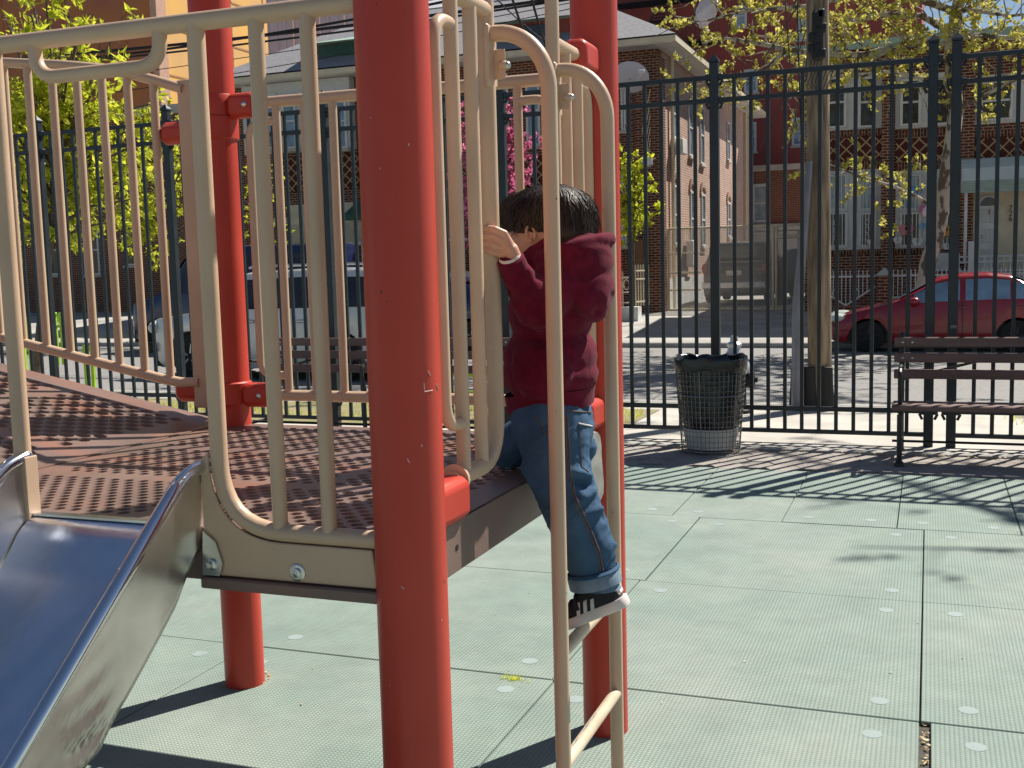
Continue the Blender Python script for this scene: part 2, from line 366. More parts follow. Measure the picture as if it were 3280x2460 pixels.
def grass():
    b=MB(); r=random.Random(12)
    for i in range(5200):
        if i<3600: x,y=r.uniform(-8.4,-1.5),r.choice((r.uniform(6.75,8.1),r.gauss(7.5,.25)))
        else:
            x,y=2.15+r.gauss(0,.28),7.9+r.gauss(0,.22)
        if math.sin(x*3)+math.sin(y*7+x)<-.2 and i<3600: continue
        h=r.uniform(.02,.07); a=r.uniform(0,6.28); z=-.005-(y-7)*.02 if y>7 else 0
        b.add([(x,y,z),(x+.008*math.cos(a),y+.008*math.sin(a),z),(x+r.uniform(-.02,.02),y+r.uniform(-.02,.02),z+h)],[(0,1,2)])
    tag(b.build('grass',M['leafbright'],fix=False),'short patchy spring grass and weeds beyond the fence','grass',kind='stuff')
grass()
# ================================================================ iron fence
FY=6.432; FH=(2.634,2.472,.245,.079)
def fence(posts,label,first_picket=None):
    root=thing('iron_fence',(posts[0],FY,0),label,'fence','dark iron fence sections')
    proto=None
    pp=MB(); pp.cbox((0,FY,(FH[3]+FH[0])/2),(.026,.026,FH[0]-FH[3]),.003)
    po=MB(); 
    for i,x in enumerate(posts):
        b=MB(); b.cbox((x,FY,1.36),(.064,.064,2.76),.005); b.lathe([(.052,2.74),(.052,2.755),(.0,2.80)],(x,FY,0),n=4,M=Matrix.Rotation(R(45),3,'Z'))
        for z in FH[:2]+FH[2:3]:
            for s in (-1,1): b.cbox((x+s*.045,FY,z),(.035,.045,.05),.006); b.tube([(x+s*.06,FY,z-.02),(x+s*.04,FY,z-.06)],.01,6)
        b.build('post',M['iron'],root)
        if i==len(posts)-1: break
        x1=posts[i+1]
        for z in FH:
            b=MB(); b.cbox(((x+x1)/2,FY,z),(x1-x,.034,.034 if z!=FH[3] else .03),.004); b.build('rail',M['iron'],root)
        L=x1-x
        if L<.3: continue
        n=max(1,round((L-.284)/.1215)+1)
        for k in range(n):
            xx=x+.142+(L-.284)*k/max(1,n-1)
            if proto is None: proto=pp.build('picket',M['iron'],root); proto.location.x=xx; base=proto
            else:
                c=base.copy(); S.collection.objects.link(c); c.location.x=xx
    return root
fence([-11.6,-10.0,-8.42,-6.82,-5.39,-3.83,-2.267,-.617,.859],'long dark iron picket fence with square posts between playground and street')
fence([1.006,2.48,4.1],'dark iron picket fence section right of the paired gate posts behind the bench')
# bolts/hinges of paired posts
# ================================================================ benches
def bench(x0,x1,label,arms):
    Y0=5.58
    root=thing('park_bench',(x0,Y0,0),label,'bench','slatted benches along the fence')
    for (zt,zb,yy) in ((.785,.722,6.07),(.682,.62,6.055),(.574,.512,6.04)):
        b=MB(); b.cbox(((x0+x1)/2,yy,(zt+zb)/2),(x1-x0,.035,zt-zb),.006); o=b.build('back_slat',M['slat'],root)
    for k in range(4):
        b=MB(); b.cbox(((x0+x1)/2,5.62+k*.105,.372-k*.006),(x1-x0,.085,.036),.006); b.build('seat_slat',M['slat'],root)
    for x in arms:
        b=MB()
        b.tube([(x,5.60,.03),(x,5.60,.33)],.017,8); b.lathe([(.035,0),(.03,.02),(.018,.035)],(x,5.60,0),n=10)
        b.tube([(x,5.62,.345),(x,6.0,.33)],.018,8); b.tube([(x,6.02,.33),(x,6.10,.03)],.017,8); b.lathe([(.035,0),(.03,.02),(.018,.035)],(x,6.10,0),n=10)
        b.tube([(x,6.0,.30),(x,6.10,.79)],.018,8); b.lathe([(.02,0),(.021,.012),(.012,.025),(.002,.03)],(x,6.10,.79),n=10)
        b.tube([(x,5.6,.12),(x,6.09,.12)],.012,8)
        b.build('leg_frame',M['blackiron'],root)
        a=MB(); a.tube(fillet([(x,5.64,.36),(x,5.55,.61),(x,5.78,.62),(x,6.05,.60)],[.09,.08]),.014,8); a.build('armrest',M['blackiron'],root)
    bo=MB()
    for x in (x0+.055,x0+.115,x1-.115,x1-.055):
        for z in (.754,.65,.543): bo.lathe([(.008,0),(.008,.004),(.003,.007)],(x,6.05-.02 if z<.6 else 6.04,z),n=10,axis='Y',M=Matrix.Scale(-1,3,(0,1,0)))
    bo.build('bolt',M['bolt'],root)
    st=MB(); st.tube([(arms[0],6.09,.5),(arms[0]+.6,6.11,.66),(arms[0]+1.2,6.11,.5)],.01,6); st.tube([(x0,5.8,.13),(x1,5.8,.13)],.009,6); st.build('brace',M['blackiron'],root)
    return root
bench(.64,2.95,'brown slatted park bench at the right edge beside the paired gate posts',(.69,1.75,2.85))
xl=at(868,1100,Y=6.05).x; bench(xl,xl+2.2,'brown slatted park bench behind the climbing frame in front of the pale vehicle',(xl-.03,xl+1.1,xl+2.15))
# ================================================================ litter basket
def basket():
    g=at(2283,1447,Z=0); cx,cy=g.x,g.y+.0; zt=at(2275,1150,Y=cy).z; r0=.198; r1=.245
    root=thing('litter_basket',(cx,cy,0),'round wire mesh litter basket with a black bin liner in front of the fence','litter basket')
    rad=lambda z:r0+(r1-r0)*z/zt
    b=MB()
    for k in range(44):
        a=2*math.pi*k/44; t=.0022 if k%8 else .0045
        b.tube([(cx+rad(z)*math.cos(a),cy+rad(z)*math.sin(a),z) for z in (.02,zt*.5,zt)],t,5)
    nz=18
    for j in range(nz+1):
        z=.02+(zt-.02)*j/nz; q=rad(z)+.002; t=.0022 if j not in (0,11) else .005
        b.tube([(cx+q*math.cos(a),cy+q*math.sin(a),z) for a in [2*math.pi*k/40 for k in range(41)]],t,5,cap=False)
    b.build('wire_mesh',M['galv'],root,smooth=True)
    c=MB(); n=48; prof=[]
    r=random.Random(2)
    for j,z in enumerate([.27*zt+.0,.3*zt,.4*zt,.5*zt,.6*zt,.7*zt,.8*zt,.9*zt,zt+.004]):
        prof.append((rad(z)-.014-(.01 if j==0 else 0),z))
    prof+= [(r1+.004,zt+.012),(r1+.008,zt),(r1+.0075,zt-.03),(r1+.005,zt-.075),(r1-.0,zt-.078)]
    vs=[];ph=[r.uniform(0,6.28) for _ in range(8)]
    for j,(q,z) in enumerate(prof):
        for k in range(n):
            a=2*math.pi*k/n; w=.005*math.sin(5*a+ph[j%8])+.004*math.sin(9*a+ph[(j+3)%8]+j)
            zz=z+(.010*math.sin(3*a+ph[0])+.006*math.sin(11*a) if j>=8 else 0)
            vs.append((cx+(q+(w if j<9 else w*.5))*math.cos(a),cy+(q+(w if j<9 else w*.5))*math.sin(a),zz))
    m=len(prof); c.add(vs,[(i*n+k,i*n+(k+1)%n,(i+1)*n+(k+1)%n,(i+1)*n+k) for i in range(m-1) for k in range(n)]+[tuple(range(n))])
    c.build('bin_liner',M['bag'],root,smooth=True,ang=60)
    d=MB(); d.lathe([(r0-.03,.03),(rad(.27*zt)-.016,.27*zt-.004)],(cx,cy,0),n=32); d.build('inner_bucket',M['plaster'],root,smooth=True)
basket()
# ================================================================ hydrant
def hydrant():
    p=at(2358,1290,Y=8.15); x,y,z0=p.x,8.15,-.03; H=at(2345,1072,Y=8.15).z-z0; s=H/.72
    root=thing('fire_hydrant',(x,y,z0),'silver topped black fire hydrant on the pavement behind the litter basket','fire hydrant')
    P=lambda pr:[(r*s*1.25,z*s) for r,z in pr]
    MB().lathe(P([(.13,0),(.13,.03),(.09,.05),(.085,.30),(.10,.32),(.105,.36)]),(x,y,z0),n=20).build('barrel',M['black'],root,smooth=True)
    MB().lathe(P([(.115,.36),(.12,.40),(.115,.43),(.10,.47),(.07,.53),(.05,.56),(.045,.60),(.055,.61),(.055,.63),(.03,.65),(.028,.69),(.022,.70)]),(x,y,z0),n=20).build('bonnet',M['silverpaint'],root,smooth=True)
    b=MB(); b.lathe(P([(.055,.0),(.055,.09),(.062,.09),(.062,.13),(.02,.135),(.02,.16)]),(x+.05,y,z0+.30*s),n=14,axis='X'); b.build('hose_outlet',M['black'],root,smooth=True)
    b=MB(); b.lathe(P([(.06,.0),(.06,.14),(.02,.145),(.02,.17)]),(x,y-.0,z0+.22*s),n=14,axis='Y',M=Matrix.Scale(-1,3,(0,1,0))); b.build('steamer_outlet',M['black'],root,smooth=True)
hydrant()
# ================================================================ utility pole
def pole():
    Y=8.55
    b0=at(2632,1290,Y=Y); t0=at(2625,0,Y=Y)
    root=thing('utility_pole',(b0.x,Y,0),'weathered wooden utility pole with peeling bark stains at the kerb','utility pole')
    b=MB(); pts=[];rs=[]
    for k in range(25):
        z=-.1+k*.3; f=z/(t0.z); pts.append((b0.x+(t0.x-b0.x)*f,Y,z)); rs.append(.106-.003*z)
    b.tube(pts,rs,20); b.build('pole_shaft',M['wood'],root,smooth=True)
    h=at(2628,120,Y=Y-.12)
    b=MB(); b.cbox((h.x,Y-.15,h.z),(.10,.09,.42),.02)
    r=random.Random(5)
    for k in range(9): b.cbox((h.x+r.uniform(-.05,.05),Y-.17,h.z+r.uniform(-.2,.2)),(.06,.06,.08),.012)
    for k in range(4):
        x=h.x+.03*k-.05; b.tube([(x,Y-.17,h.z-.2),(x-.06,Y-.18,h.z-.4),(x+.02,Y-.17,h.z-.5),(x+.09,Y-.14,h.z-.3)],.004,5)
    b.build('terminal_box',M['black'],root)
    for (xa,wd,yy) in ((2555,.10,Y-.08),(2598,.11,Y-.12),(2650,.13,Y-.10)):
        q=at(xa,1305,Y=yy); zt=at(xa,1180,Y=yy).z
        b=MB(); b.lathe([(wd*.62,0),(wd*.5,zt*.55),(wd*.46,zt),(wd*.36,zt+.005)],(q.x,yy,0),n=12,sy=.45); b.build('rubber_guard',M['black'],root,smooth=True)
    pw=thing('steel_conduit_pole',(at(2572,1295,Y=8.3).x,8.3,0),'slim grey steel pole standing just left of the wooden utility pole','pole')
    a=at(2560,1290,Y=8.4); c=at(2600,520,Y=8.4)
    MB().tube([(a.x,8.4,-.05),(a.x,8.4,.9),(a.x+(c.x-a.x),8.4,c.z)],[.055,.05,.026],12).build('tube',mat('grey galvanised pole in shade',(.20,.21,.24),.5,.3),pw,smooth=True)
pole()
# ================================================================ PLAY STRUCTURE
ps=thing('climbing_frame',(-.61,.61,0),'tan and red steel climbing frame with a perforated brown deck, slide and ladder','climbing frame')
PR=.0635; DZ=.853; L_=1.22
def part(b,name,m,parent=None,smooth=True,ang=35,bevel=0): return b.build(name,m,parent or ps,smooth=smooth,ang=ang,bevel=bevel)
def bolt(x,y,z,ax,parent,s=1,flip=1):
    b=MB(); b.lathe([(.0085*s,0),(.0085*s,.003),(.006*s,.006),(.001,.0075)],(x,y,z),n=12,axis=ax,M=Matrix.Scale(flip,3,{'X':(1,0,0),'Y':(0,1,0),'Z':(0,0,1)}[ax])); return part(b,'bolt',M['bolt'],parent)
posts={}
for nm,(x,y) in {'A':(0,0),'B':(-L_,L_),'C':(0,L_),'D':(-L_,0)}.items():
    b=MB(); b.lathe([(PR,-.1),(PR,2.75),(PR+.004,2.75),(PR+.004,2.80),(.03,2.835),(.001,2.84)],(x,y,0),n=48); o=part(b,'post',M['red'],smooth=True); posts[nm]=o
def clamp(x,y,z,dx,dy,ln,pr,h=.082,cr_=.0012,nb=False):     # collar round the post and its cheek block
    b=MB(); b.lathe([(PR,-h/2),(PR+cr_,-h/2+.002),(PR+cr_,h/2-.002),(PR,h/2)],(x,y,z),n=40)
    o=pr if nb else part(b,'collar',M['red'],pr)
    c=MB(); mx,my=x+dx*(PR+ln/2-.005),y+dy*(PR+ln/2-.005)
    c.cbox((mx,my,z),((ln if dx else .066),(ln if dy else .066),h),.014)
    c.build('cheek_block',M['red'],o,smooth=True,ang=25,bevel=.006)
    if nb: return
    e=MB(); 
    if dx: e.lathe([(.0095,0),(.0095,.004),(.006,.007),(.001,.008)],(mx+dx*.02,my-.031,z),n=12,axis='Y',M=Matrix.Scale(-1,3,(0,1,0)))
    else: e.lathe([(.0095,0),(.0095,.004),(.006,.007),(.001,.008)],(mx+.031,my+dy*.02,z),n=12,axis='X')
    e.build('bolt',M['bolt'],o,smooth=True)
clamp(0,0,.893,0,1,.155,posts['A'],.085,nb=True); clamp(0,0,1.85,0,1,.1,posts['A'],nb=True)
clamp(0,L_,1.862,0,-1,.13,posts['C'],nb=True); clamp(0,L_,.93,0,-1,.13,posts['C'],.085,nb=True)
clamp(-L_,L_,1.838,1,0,.10,posts['B'],.075); clamp(-L_,L_,.949,1,0,.10,posts['B'],.075)

# knobs on B at the ramp side
for z in (1.775,.955):
    b=MB(); b.lathe([(PR+.002,-.036),(PR+.007,-.032),(PR+.007,.032),(PR+.002,.036)],(-L_,L_,z),n=40)
    o=part(b,'collar',M['red'],posts['B']); c=MB(); c.cbox((-L_-.14,L_+.02,z),(.16,.05,.072),.02); c.build('cheek_block',M['red'],o,smooth=True,bevel=.005)
r1=.0168; r2=.0128
def panel(name='safety_panel'):
    o=bpy.data.objects.new(name,None); S.collection.objects.link(o); o.parent=ps; o.matrix_parent_inverse=mwi(ps); o.empty_display_size=.05; return o
def pipe(pts,r,name,pr,rad=0,n=14):
    b=MB(); b.tube(fillet(pts,rad,8) if rad else pts,r,n); return b.build(name,M['tan'],pr,smooth=True,ang=50)
def flange(x,y,z,ax,pr,r=.03):
    b=MB(); b.lathe([(r,-.004),(r,.004),(r*.8,.007)],(x,y,z),n=20,axis=ax); b.build('flange',M['tan'],pr,smooth=True)
# ---- front face (Y=0), slide opening
p=panel()
pipe([(-.06,0,1.785),(-1.17,0,1.787)],r1,'top_rail',p)
pipe([(-.06,0,.851),(-.393,0,.853),(-.393,0,1.785)],r1,'frame_pipe',p,rad=.135)
for x in (-.162,-.266): pipe([(x,0,.855),(x,0,1.785)],.0145,'upright_bar',p)
pipe([(-.7635,0,1.785),(-.7635,0,1.716),(-.472,0,1.716),(-.472,0,1.785)],.0135,'hand_loop',p,rad=.05)
pipe([(-.868,0,1.787),(-.868,0,.98),(-.868,0,.86)],r1,'frame_pipe',p)
for x in (-.97,-1.07): pipe([(x,0,.855),(x,0,1.785)],.0135,'upright_bar',p)
pipe([(-.868,0,.95),(-.9,0,.86),(-1.17,0,.853)],r1,'lower_pipe',p,rad=.04)
# mounting plates under the frame
_pth=fillet([(-.07,0,.851),(-.393,0,.853),(-.393,0,1.0)],.135,12); _off=[]
for _k in range(len(_pth)):
    _t=(_pth[min(_k+1,len(_pth)-1)]-_pth[max(_k-1,0)]).normalized(); _off.append((_pth[_k].x-abs(_t.z)*.0165,_pth[_k].z-abs(_t.x)*.0165))
poly=[(-.062,.764)]+_off+[(-.428,.985),(-.428,.80),(-.41,.764)]
b=MB(); b.prism(poly,-.013,-.007); o=part(b,'mounting_plate',M['tan'],ps,smooth=False,bevel=.003)
b=MB(); b.lathe([(.0165,0),(.0165,.002),(.015,.003),(.009,.003),(.0085,.007),(.005,.008),(.0045,.005),(.0005,.005)],(-.226,-.013,.783),n=24,axis='Y',M=Matrix.Scale(-1,3,(0,1,0))); b.build('bolt',M['bolt'],o,smooth=True)
b=MB(); b.prism([(-.875,.86),(-.85,.835),(-.842,.84),(-.842,.975),(-.875,.975)],-.022,.012); part(b,'mounting_plate',M['tan'],ps,smooth=False,bevel=.002)
# ---- right face (X=0), ladder opening
Y1,Y2=.43,.862
p=panel()
pipe([(0,.06,1.85),(0,Y1-.0,1.85)],r1,'top_rail',p)
pipe([(0,.19,.925),(0,Y1,.925),(0,Y1,2.2)],r1+.001,'frame_pipe',p,rad=.10)
for y in (.25,.344): pipe([(0,y,.93),(0,y,1.85)],r2+.0015,'upright_bar',p)
pipe([(0,.25,1.03),(0,.168,1.03),(0,.168,1.79),(0,.25,1.79)],r2,'end_loop',p,rad=.055)
flange(0,.205,.925,'Y',p)
p2=panel()
pipe([(0,L_-.06,1.862),(0,Y2,1.862)],r1,'top_rail',p2)
pipe([(0,L_-.19,.93),(0,Y2,.93),(0,Y2,2.2)],r1,'frame_pipe',p2,rad=.10)
for y in (.963,1.06): pipe([(0,y,.93),(0,y,1.86)],r2+.001,'upright_bar',p2)
pipe([(0,1.06,1.03),(0,1.148,1.03),(0,1.148,1.79),(0,1.06,1.79)],r2,'end_loop',p2,rad=.055)
pipe([(0,Y1,2.18),(0,Y1,2.3),(0,Y2,2.3),(0,Y2,2.18)],r1,'overhead_arch',p2,rad=.1)
# ---- back face (Y=1.22)
p=panel()
pipe([(-.07,L_,1.838),(-1.10,L_,1.842)],.0175,'top_rail',p); pipe([(-.07,L_,.947),(-1.10,L_,.949)],.0175,'bottom_rail',p)
for x in [-.223-.0972*k for k in range(9)]: pipe([(x,L_,.949),(x,L_,1.84)],r2,'upright_bar',p)
pipe([(-.223,L_,1.786),(-.126,L_,1.786),(-.126,L_,1.012),(-.223,L_,1.012)],r2,'end_loop',p,rad=.05)
pipe([(-1.0,L_,1.786),(-1.098,L_,1.786),(-1.098,L_,1.012),(-1.0,L_,1.012)],r2,'end_loop',p,rad=.05)
# ---- ramp side panel
p=panel('ramp_panel')
def rz(x): return .853+max(0,(-x-1.26))*.197
tr=[(-1.33,1.905),(-1.42,1.935),(-1.52,1.965),(-1.64,1.993),(-1.8,2.018),(-2.07,2.05),(-2.6,2.12),(-3.4,2.27)]
br=[(-1.33,.986),(-1.40,.984),(-1.46,.992),(-1.56,1.012),(-2.04,1.111),(-3.4,1.385)]
b=MB(); b.tube([(x,L_,z) for x,z in tr],.0165,14); b.build('top_rail',M['tan'],p,smooth=True)
b=MB(); b.tube([(x,L_,z) for x,z in br],.0165,14); b.build('bottom_rail',M['tan'],p,smooth=True)
def interp(t,x):
    for (xa,za),(xb,zb) in zip(t,t[1:]):
        if xb<=x<=xa: return za+(zb-za)*(x-xa)/(xb-xa)
    return t[-1][1]
for x in [-1.443-.1*k for k in range(19)]: pipe([(x,L_,interp(br,x)),(x,L_,interp(tr,x))],r2+.0005,'upright_bar',p)
b=MB(); b.cbox((-1.322,L_+.025,1.418),(.062,.062,1.03),.004)
o=b.build('mounting_post',M['tan'],p,smooth=False,bevel=.003)
for z in (1.79,.955): bolt(-1.291,L_+.02,z,'X',p)
# near side ramp panel, same pattern (mostly outside the picture)
p=panel('ramp_panel')
b=MB(); b.tube([(x,0,z) for x,z in tr],.0165,12); b.build('top_rail',M['tan'],p,smooth=True)
b=MB(); b.tube([(x,0,z) for x,z in br],.0165,12); b.build('bottom_rail',M['tan'],p,smooth=True)
for x in [-1.5-.1*k for k in range(19)]: pipe([(x,0,interp(br,x)),(x,0,interp(tr,x))],r2,'upright_bar',p)
# ---- perforated deck
md=mat('brown deck coating',(.225,.148,.120),.36,col2=(.165,.110,.092),scale=3.5,bump=.12,bscale=160,detail=8)
# worn orange-red patches
n_=md.node_tree.nodes; l_=md.node_tree.links; b_=n_['Principled BSDF']; tc_=n_.new('ShaderNodeTexCoord'); nz_=n_.new('ShaderNodeTexNoise'); nz_.inputs['Scale'].default_value=2.6; nz_.inputs['Detail'].default_value=9
mp_=n_.new('ShaderNodeMapping'); mp_.inputs['Scale'].default_value=(1,2.2,1); l_.new(tc_.outputs['Object'],mp_.inputs[0]); l_.new(mp_.outputs[0],nz_.inputs[0])
mr_=n_.new('ShaderNodeMapRange'); mr_.inputs[1].default_value=.52; mr_.inputs[2].default_value=.74; mr_.inputs[4].default_value=.55; l_.new(nz_.outputs[0],mr_.inputs[0])
mx_=n_.new('ShaderNodeMix'); mx_.data_type='RGBA'; l_.new(mr_.outputs[0],mx_.inputs[0]); l_.new([x for x in n_ if x.type=='VALTORGB'][0].outputs[0],mx_.inputs[6]); mx_.inputs[7].default_value=(.33,.125,.07,1); l_.new(mx_.outputs[2],b_.inputs['Base Color'])
M['deck']=md
def perforated(name,x0,x1,y0,y1,px,py,r,solid,zf,th=.012,seg=14):
    b=MB(); nx=int(round((x1-x0)/px)); ny=int(round((y1-y0)/py)); px=(x1-x0)/nx; py=(y1-y0)/ny
    def quad(a,bb,c,d):
        b.add([(a,c,zf(a,c)),(bb,c,zf(bb,c)),(bb,d,zf(bb,d)),(a,d,zf(a,d))],[(0,1,2,3)])
    for j in range(ny):
        ya=y0+j*py; yb=ya+py; off=(px/2 if j%2 else 0)
        if off: quad(x0,x0+off,ya,yb); quad(x1-px+off,x1,ya,yb)
        for i in range(nx-(1 if off else 0)):
            xa=x0+i*px+off; xb=xa+px; cx,cy=(xa+xb)/2,(ya+yb)/2
            if solid(cx,cy): quad(xa,xb,ya,yb); continue
            # ring of seg verts out to the cell border
            vo=[];vi=[];vr=[];vb=[]
            for k in range(seg):
                a=2*math.pi*k/seg+.02; c,s_=math.cos(a),math.sin(a)
                t=min((px/2)/max(1e-6,abs(c)),(py/2)/max(1e-6,abs(s_)))
                X,Y=cx+c*t,cy+s_*t; vo.append((X,Y,zf(X,Y)))
                X,Y=cx+c*r*1.09,cy+s_*r*1.09; vi.append((X,Y,zf(X,Y)))
                X,Y=cx+c*r,cy+s_*r; vr.append((X,Y,zf(X,Y)-.0030)); vb.append((X,Y,zf(X,Y)-th))
            corners=[(xb,yb),(xa,yb),(xa,ya),(xb,ya)]; cv=[(X,Y,zf(X,Y)) for X,Y in corners]
            fs=[]
            for k in range(seg):
                k2=(k+1)%seg
                fs.append((k,k2,seg+k2,seg+k)); fs.append((seg+k,seg+k2,2*seg+k2,2*seg+k)); fs.append((2*seg+k,2*seg+k2,3*seg+k2,3*seg+k))
            # corner fills
            for q,(X,Y) in enumerate(corners):
                a=math.atan2(Y-cy,X-cx)%(2*math.pi); k=int(((a-.02)%(2*math.pi))/(2*math.pi/seg)); fs.append((k,4*seg+q,(k+1)%seg))
            b.add(vo+vi+vr+vb+cv,fs)
    return b
def soliddeck(x,y):
    fx=(-x)/L_; 
    if x>-.06 or x<-1.17 or y<.045 or y>1.175: return True
    if x>-.13 and (y<.10 or y>1.12): return True
    if x<-1.10 and (y<.10 or y>1.12): return True
    return abs(y-.40)<.028 or abs(y-.80)<.026 or (abs(x+.62)<.024 and y<.39) or (abs(x+.42)<.02 and .42<y<.8)
b=perforated('deck',-L_-.02,.012,-.004,L_+.02,.0420,.0262,.0124,soliddeck,lambda x,y:DZ)
dk=part(b,'deck',M['deck'],ps,smooth=True,ang=50)
# skirt channels and beams
b=MB()
for (x0,x1,y0,y1) in ((.004,.014,.09,L_-.09),(-L_+.09,-.07,-.004,.004),(-L_+.09,-.09,L_+.016,L_+.024),(-L_-.024,-L_-.016,.09,L_-.09)): b.bx(x0,x1,y0,y1,.752,DZ-.003)
for y in (.40,.80): b.bx(-1.18,-.02,y-.004,y+.004,.78,DZ-.002); b.bx(-1.18,-.02,y-.03,y+.03,.778,.782)
b.bx(-1.19,-.06,-.004,.03,.750,.754); b.bx(-.03,.006,.09,L_-.09,.750,.754)
part(b,'deck_channel',M['deck'],ps,smooth=False,bevel=.002)
b=MB(); b.lathe([(.006,0),(.006,.0015),(.001,.0015)],(.0142,.17,.80),n=10,axis='X'); b.build('bolt_hole',M['black'],dk)
b=MB(); b.cbox((-.245,-.012,.750),(.38,.022,.022),.003); part(b,'kick_beam',M['deck'],ps,smooth=False)
# ramp
def solidramp(x,y):
    u=(-x-1.26)
    if u<.10 or y<.05 or y>1.15: return True
    return abs((u%.62)-.58)<.045 or abs(y-.62)<.03
b=perforated('ramp',-3.4,-1.262,-.01,L_+.045,.056,.034,.0185,solidramp,lambda x,y:rz(x))
rp=part(b,'ramp',M['deck'],ps,smooth=True,ang=50)
b=MB(); b.bx(-1.27,-1.245,-.01,L_+.03,.80,DZ+.003); part(b,'seam_angle',M['deck'],ps,smooth=False,bevel=.001)
b=MB()
for y in (-.012,L_+.047): b.add([(-1.27,y,DZ),(-3.4,y,rz(-3.4)),(-3.4,y,rz(-3.4)-.09),(-1.27,y,DZ-.09)],[(0,1,2,3)])
part(b,'ramp_skirt',M['deck'],ps,smooth=False)
# ---- slide
sp=bpy.data.objects.new('slide',None); S.collection.objects.link(sp); sp.parent=ps; sp.matrix_parent_inverse=mwi(ps); sp.empty_display_size=.05
prof=[(0.0,.857),(-.02,.850),(-.05,.828),(-.10,.790-.022),(-.75,.248),(-.83,.205),(-.95,.19),(-1.25,.18)]
rail=[(.0,.974),(-.035,.969),(-.075,.938),(-.13,.892),(-.77,.385),(-.87,.33),(-1.0,.31),(-1.25,.30)]
def lin(t,y):
    for (a,b1),(c,d) in zip(t,t[1:]):
        if c<=y<=a: return b1+(d-b1)*(y-a)/(c-a)
    return t[-1][1] if y<t[-1][0] else t[0][1]
ys=[.0-.0103*k for k in range(121)]
XL,XR=-.845,-.440
b=MB(); nx=10; vs=[]
for y in ys:
    z=lin(prof,y)
    for k in range(nx+1): x=XL+(XR-XL)*k/nx; vs.append((x,y,z+.0012*math.sin(7*y+3*x)))
b.add(vs,[(i*(nx+1)+k,i*(nx+1)+k+1,(i+1)*(nx+1)+k+1,(i+1)*(nx+1)+k) for i in range(len(ys)-1) for k in range(nx)])
for x in (XL+.004,XR-.004): pass
b.build('slide_bed',M['steel'],sp,smooth=True)
for sgn,xe,nm in ((1,XR,'r'),(-1,XL,'l')):
    b=MB(); b.tube([(xe+sgn*.012,y,z) for y,z in [(rail[0][0]-.012,rail[0][1])]+rail[1:]] and fillet([(xe+sgn*.012,y,z) for y,z in ((-.004,.972),(-.055,.972),(-.80,.372),(-1.25,.31))],[.06,.12],10),.0135,16)
    b.build('side_rail',M['chrome'],sp,smooth=True)
    b=MB(); vs=[]; m=14
    for i,y in enumerate(ys):
        zt=lin([(.02,.962),(-.045,.962),(-.79,.368),(-1.25,.30)],y); zb=lin(prof,y)-.040
        if y>-.03: zb=max(zb,.775)
        for k in range(m+1):
            t=k/m; z=zt+(zb-zt)*t
            s_=-y; 
            dent=0
            if s_>.15:   # crumpled folds fan out towards the lower edge
                w=min(1,(s_-.15)/.12); u_=(s_+.30*t+.010*math.sin(31*s_))*13; f_=u_-math.floor(u_); dent=max(0,min(1,(s_-.24)/.10))*((abs(f_-.35)/.65 if f_>.35 else (.35-f_)/.35)-.5)*.015*t**.8*(.65+.35*math.sin(23*s_))
            dent+=.0025*math.sin(14*s_+5*t)*t
            vs.append((xe+sgn*(.010-.004*t)+sgn*dent,y,z))
    b.add(vs,[(i*(m+1)+k,i*(m+1)+k+1,(i+1)*(m+1)+k+1,(i+1)*(m+1)+k) for i in range(len(ys)-1) for k in range(m)])
    o=b.build('side_wall',M['steeldull'],sp,smooth=True,ang=80)
    mo=o.modifiers.new('thick','SOLIDIFY'); mo.thickness=.003; mo.offset=0
b=MB(); b.prism([(-.425,.85),(-.398,.83),(-.385,.79),(-.392,.765),(-.43,.765)],-.020,-.016); b.lathe([(.012,0),(.011,.004),(.006,.006),(.005,.011),(.001,.011)],(-.408,-.020,.787),n=16,axis='Y',M=Matrix.Scale(-1,3,(0,1,0))); b.build('bolt_bracket',M['bolt'],sp,smooth=True)
b=MB(); b.bx(-.843,-.442,-.012,.010,.8545,.859); b.build('entry_lip',M['steel'],sp)
b=MB(); b.tube([(-.64,-1.05,-.05),(-.64,-1.05,.18)],.03,12); b.build('slide_foot',M['galv'],sp,smooth=True)
# ---- ladder
lp=bpy.data.objects.new('ladder',None); S.collection.objects.link(lp); lp.parent=ps; lp.matrix_parent_inverse=mwi(ps); lp.empty_display_size=.05
LX=.133; 
for y,zt in ((Y1,1.803),(Y2,1.795)):
    b=MB(); pts=[Vector((.012,y,zt))]; rr=.108
    for k in range(13):
        a=R(90-90*k/12); pts.append(Vector((LX-rr+rr*math.cos(a),y,zt-rr*1.1+rr*1.1*math.sin(a))))
    pts.append(Vector((LX,y,-.1))); b.tube(pts,.0168,18); b.build('side_post',M['tan'],lp,smooth=True,ang=60)
    b=MB(); b.cbox((.010,y-.002,zt-.045),(.010,.052,.125),.004); b.cbox((.026,y,zt-.062),(.03,.006,.06),.002); b.lathe([(.010,0),(.010,.012),(.006,.018),(.001,.019)],(.03,y,zt-.065),n=12,axis='X')
    b.build('clamp_bracket',M['tan'],lp,smooth=True,bevel=.001)
    b=MB(); b.lathe([(.009,0),(.009,.012),(.005,.017),(.001,.018)],(.034,y+.001,zt-.065),n=12,axis='X'); b.build('bolt',M['bolt'],lp,smooth=True)
for z in (.262,.512): b=MB(); b.tube([(LX,Y1,z),(LX,Y2,z)],.0145,16); b.build('rung',mat('worn tan rung',(.66,.54,.40),.3,col2=(.5,.38,.25),scale=9) if z<.3 else bpy.data.materials['worn tan rung'],lp,smooth=True)
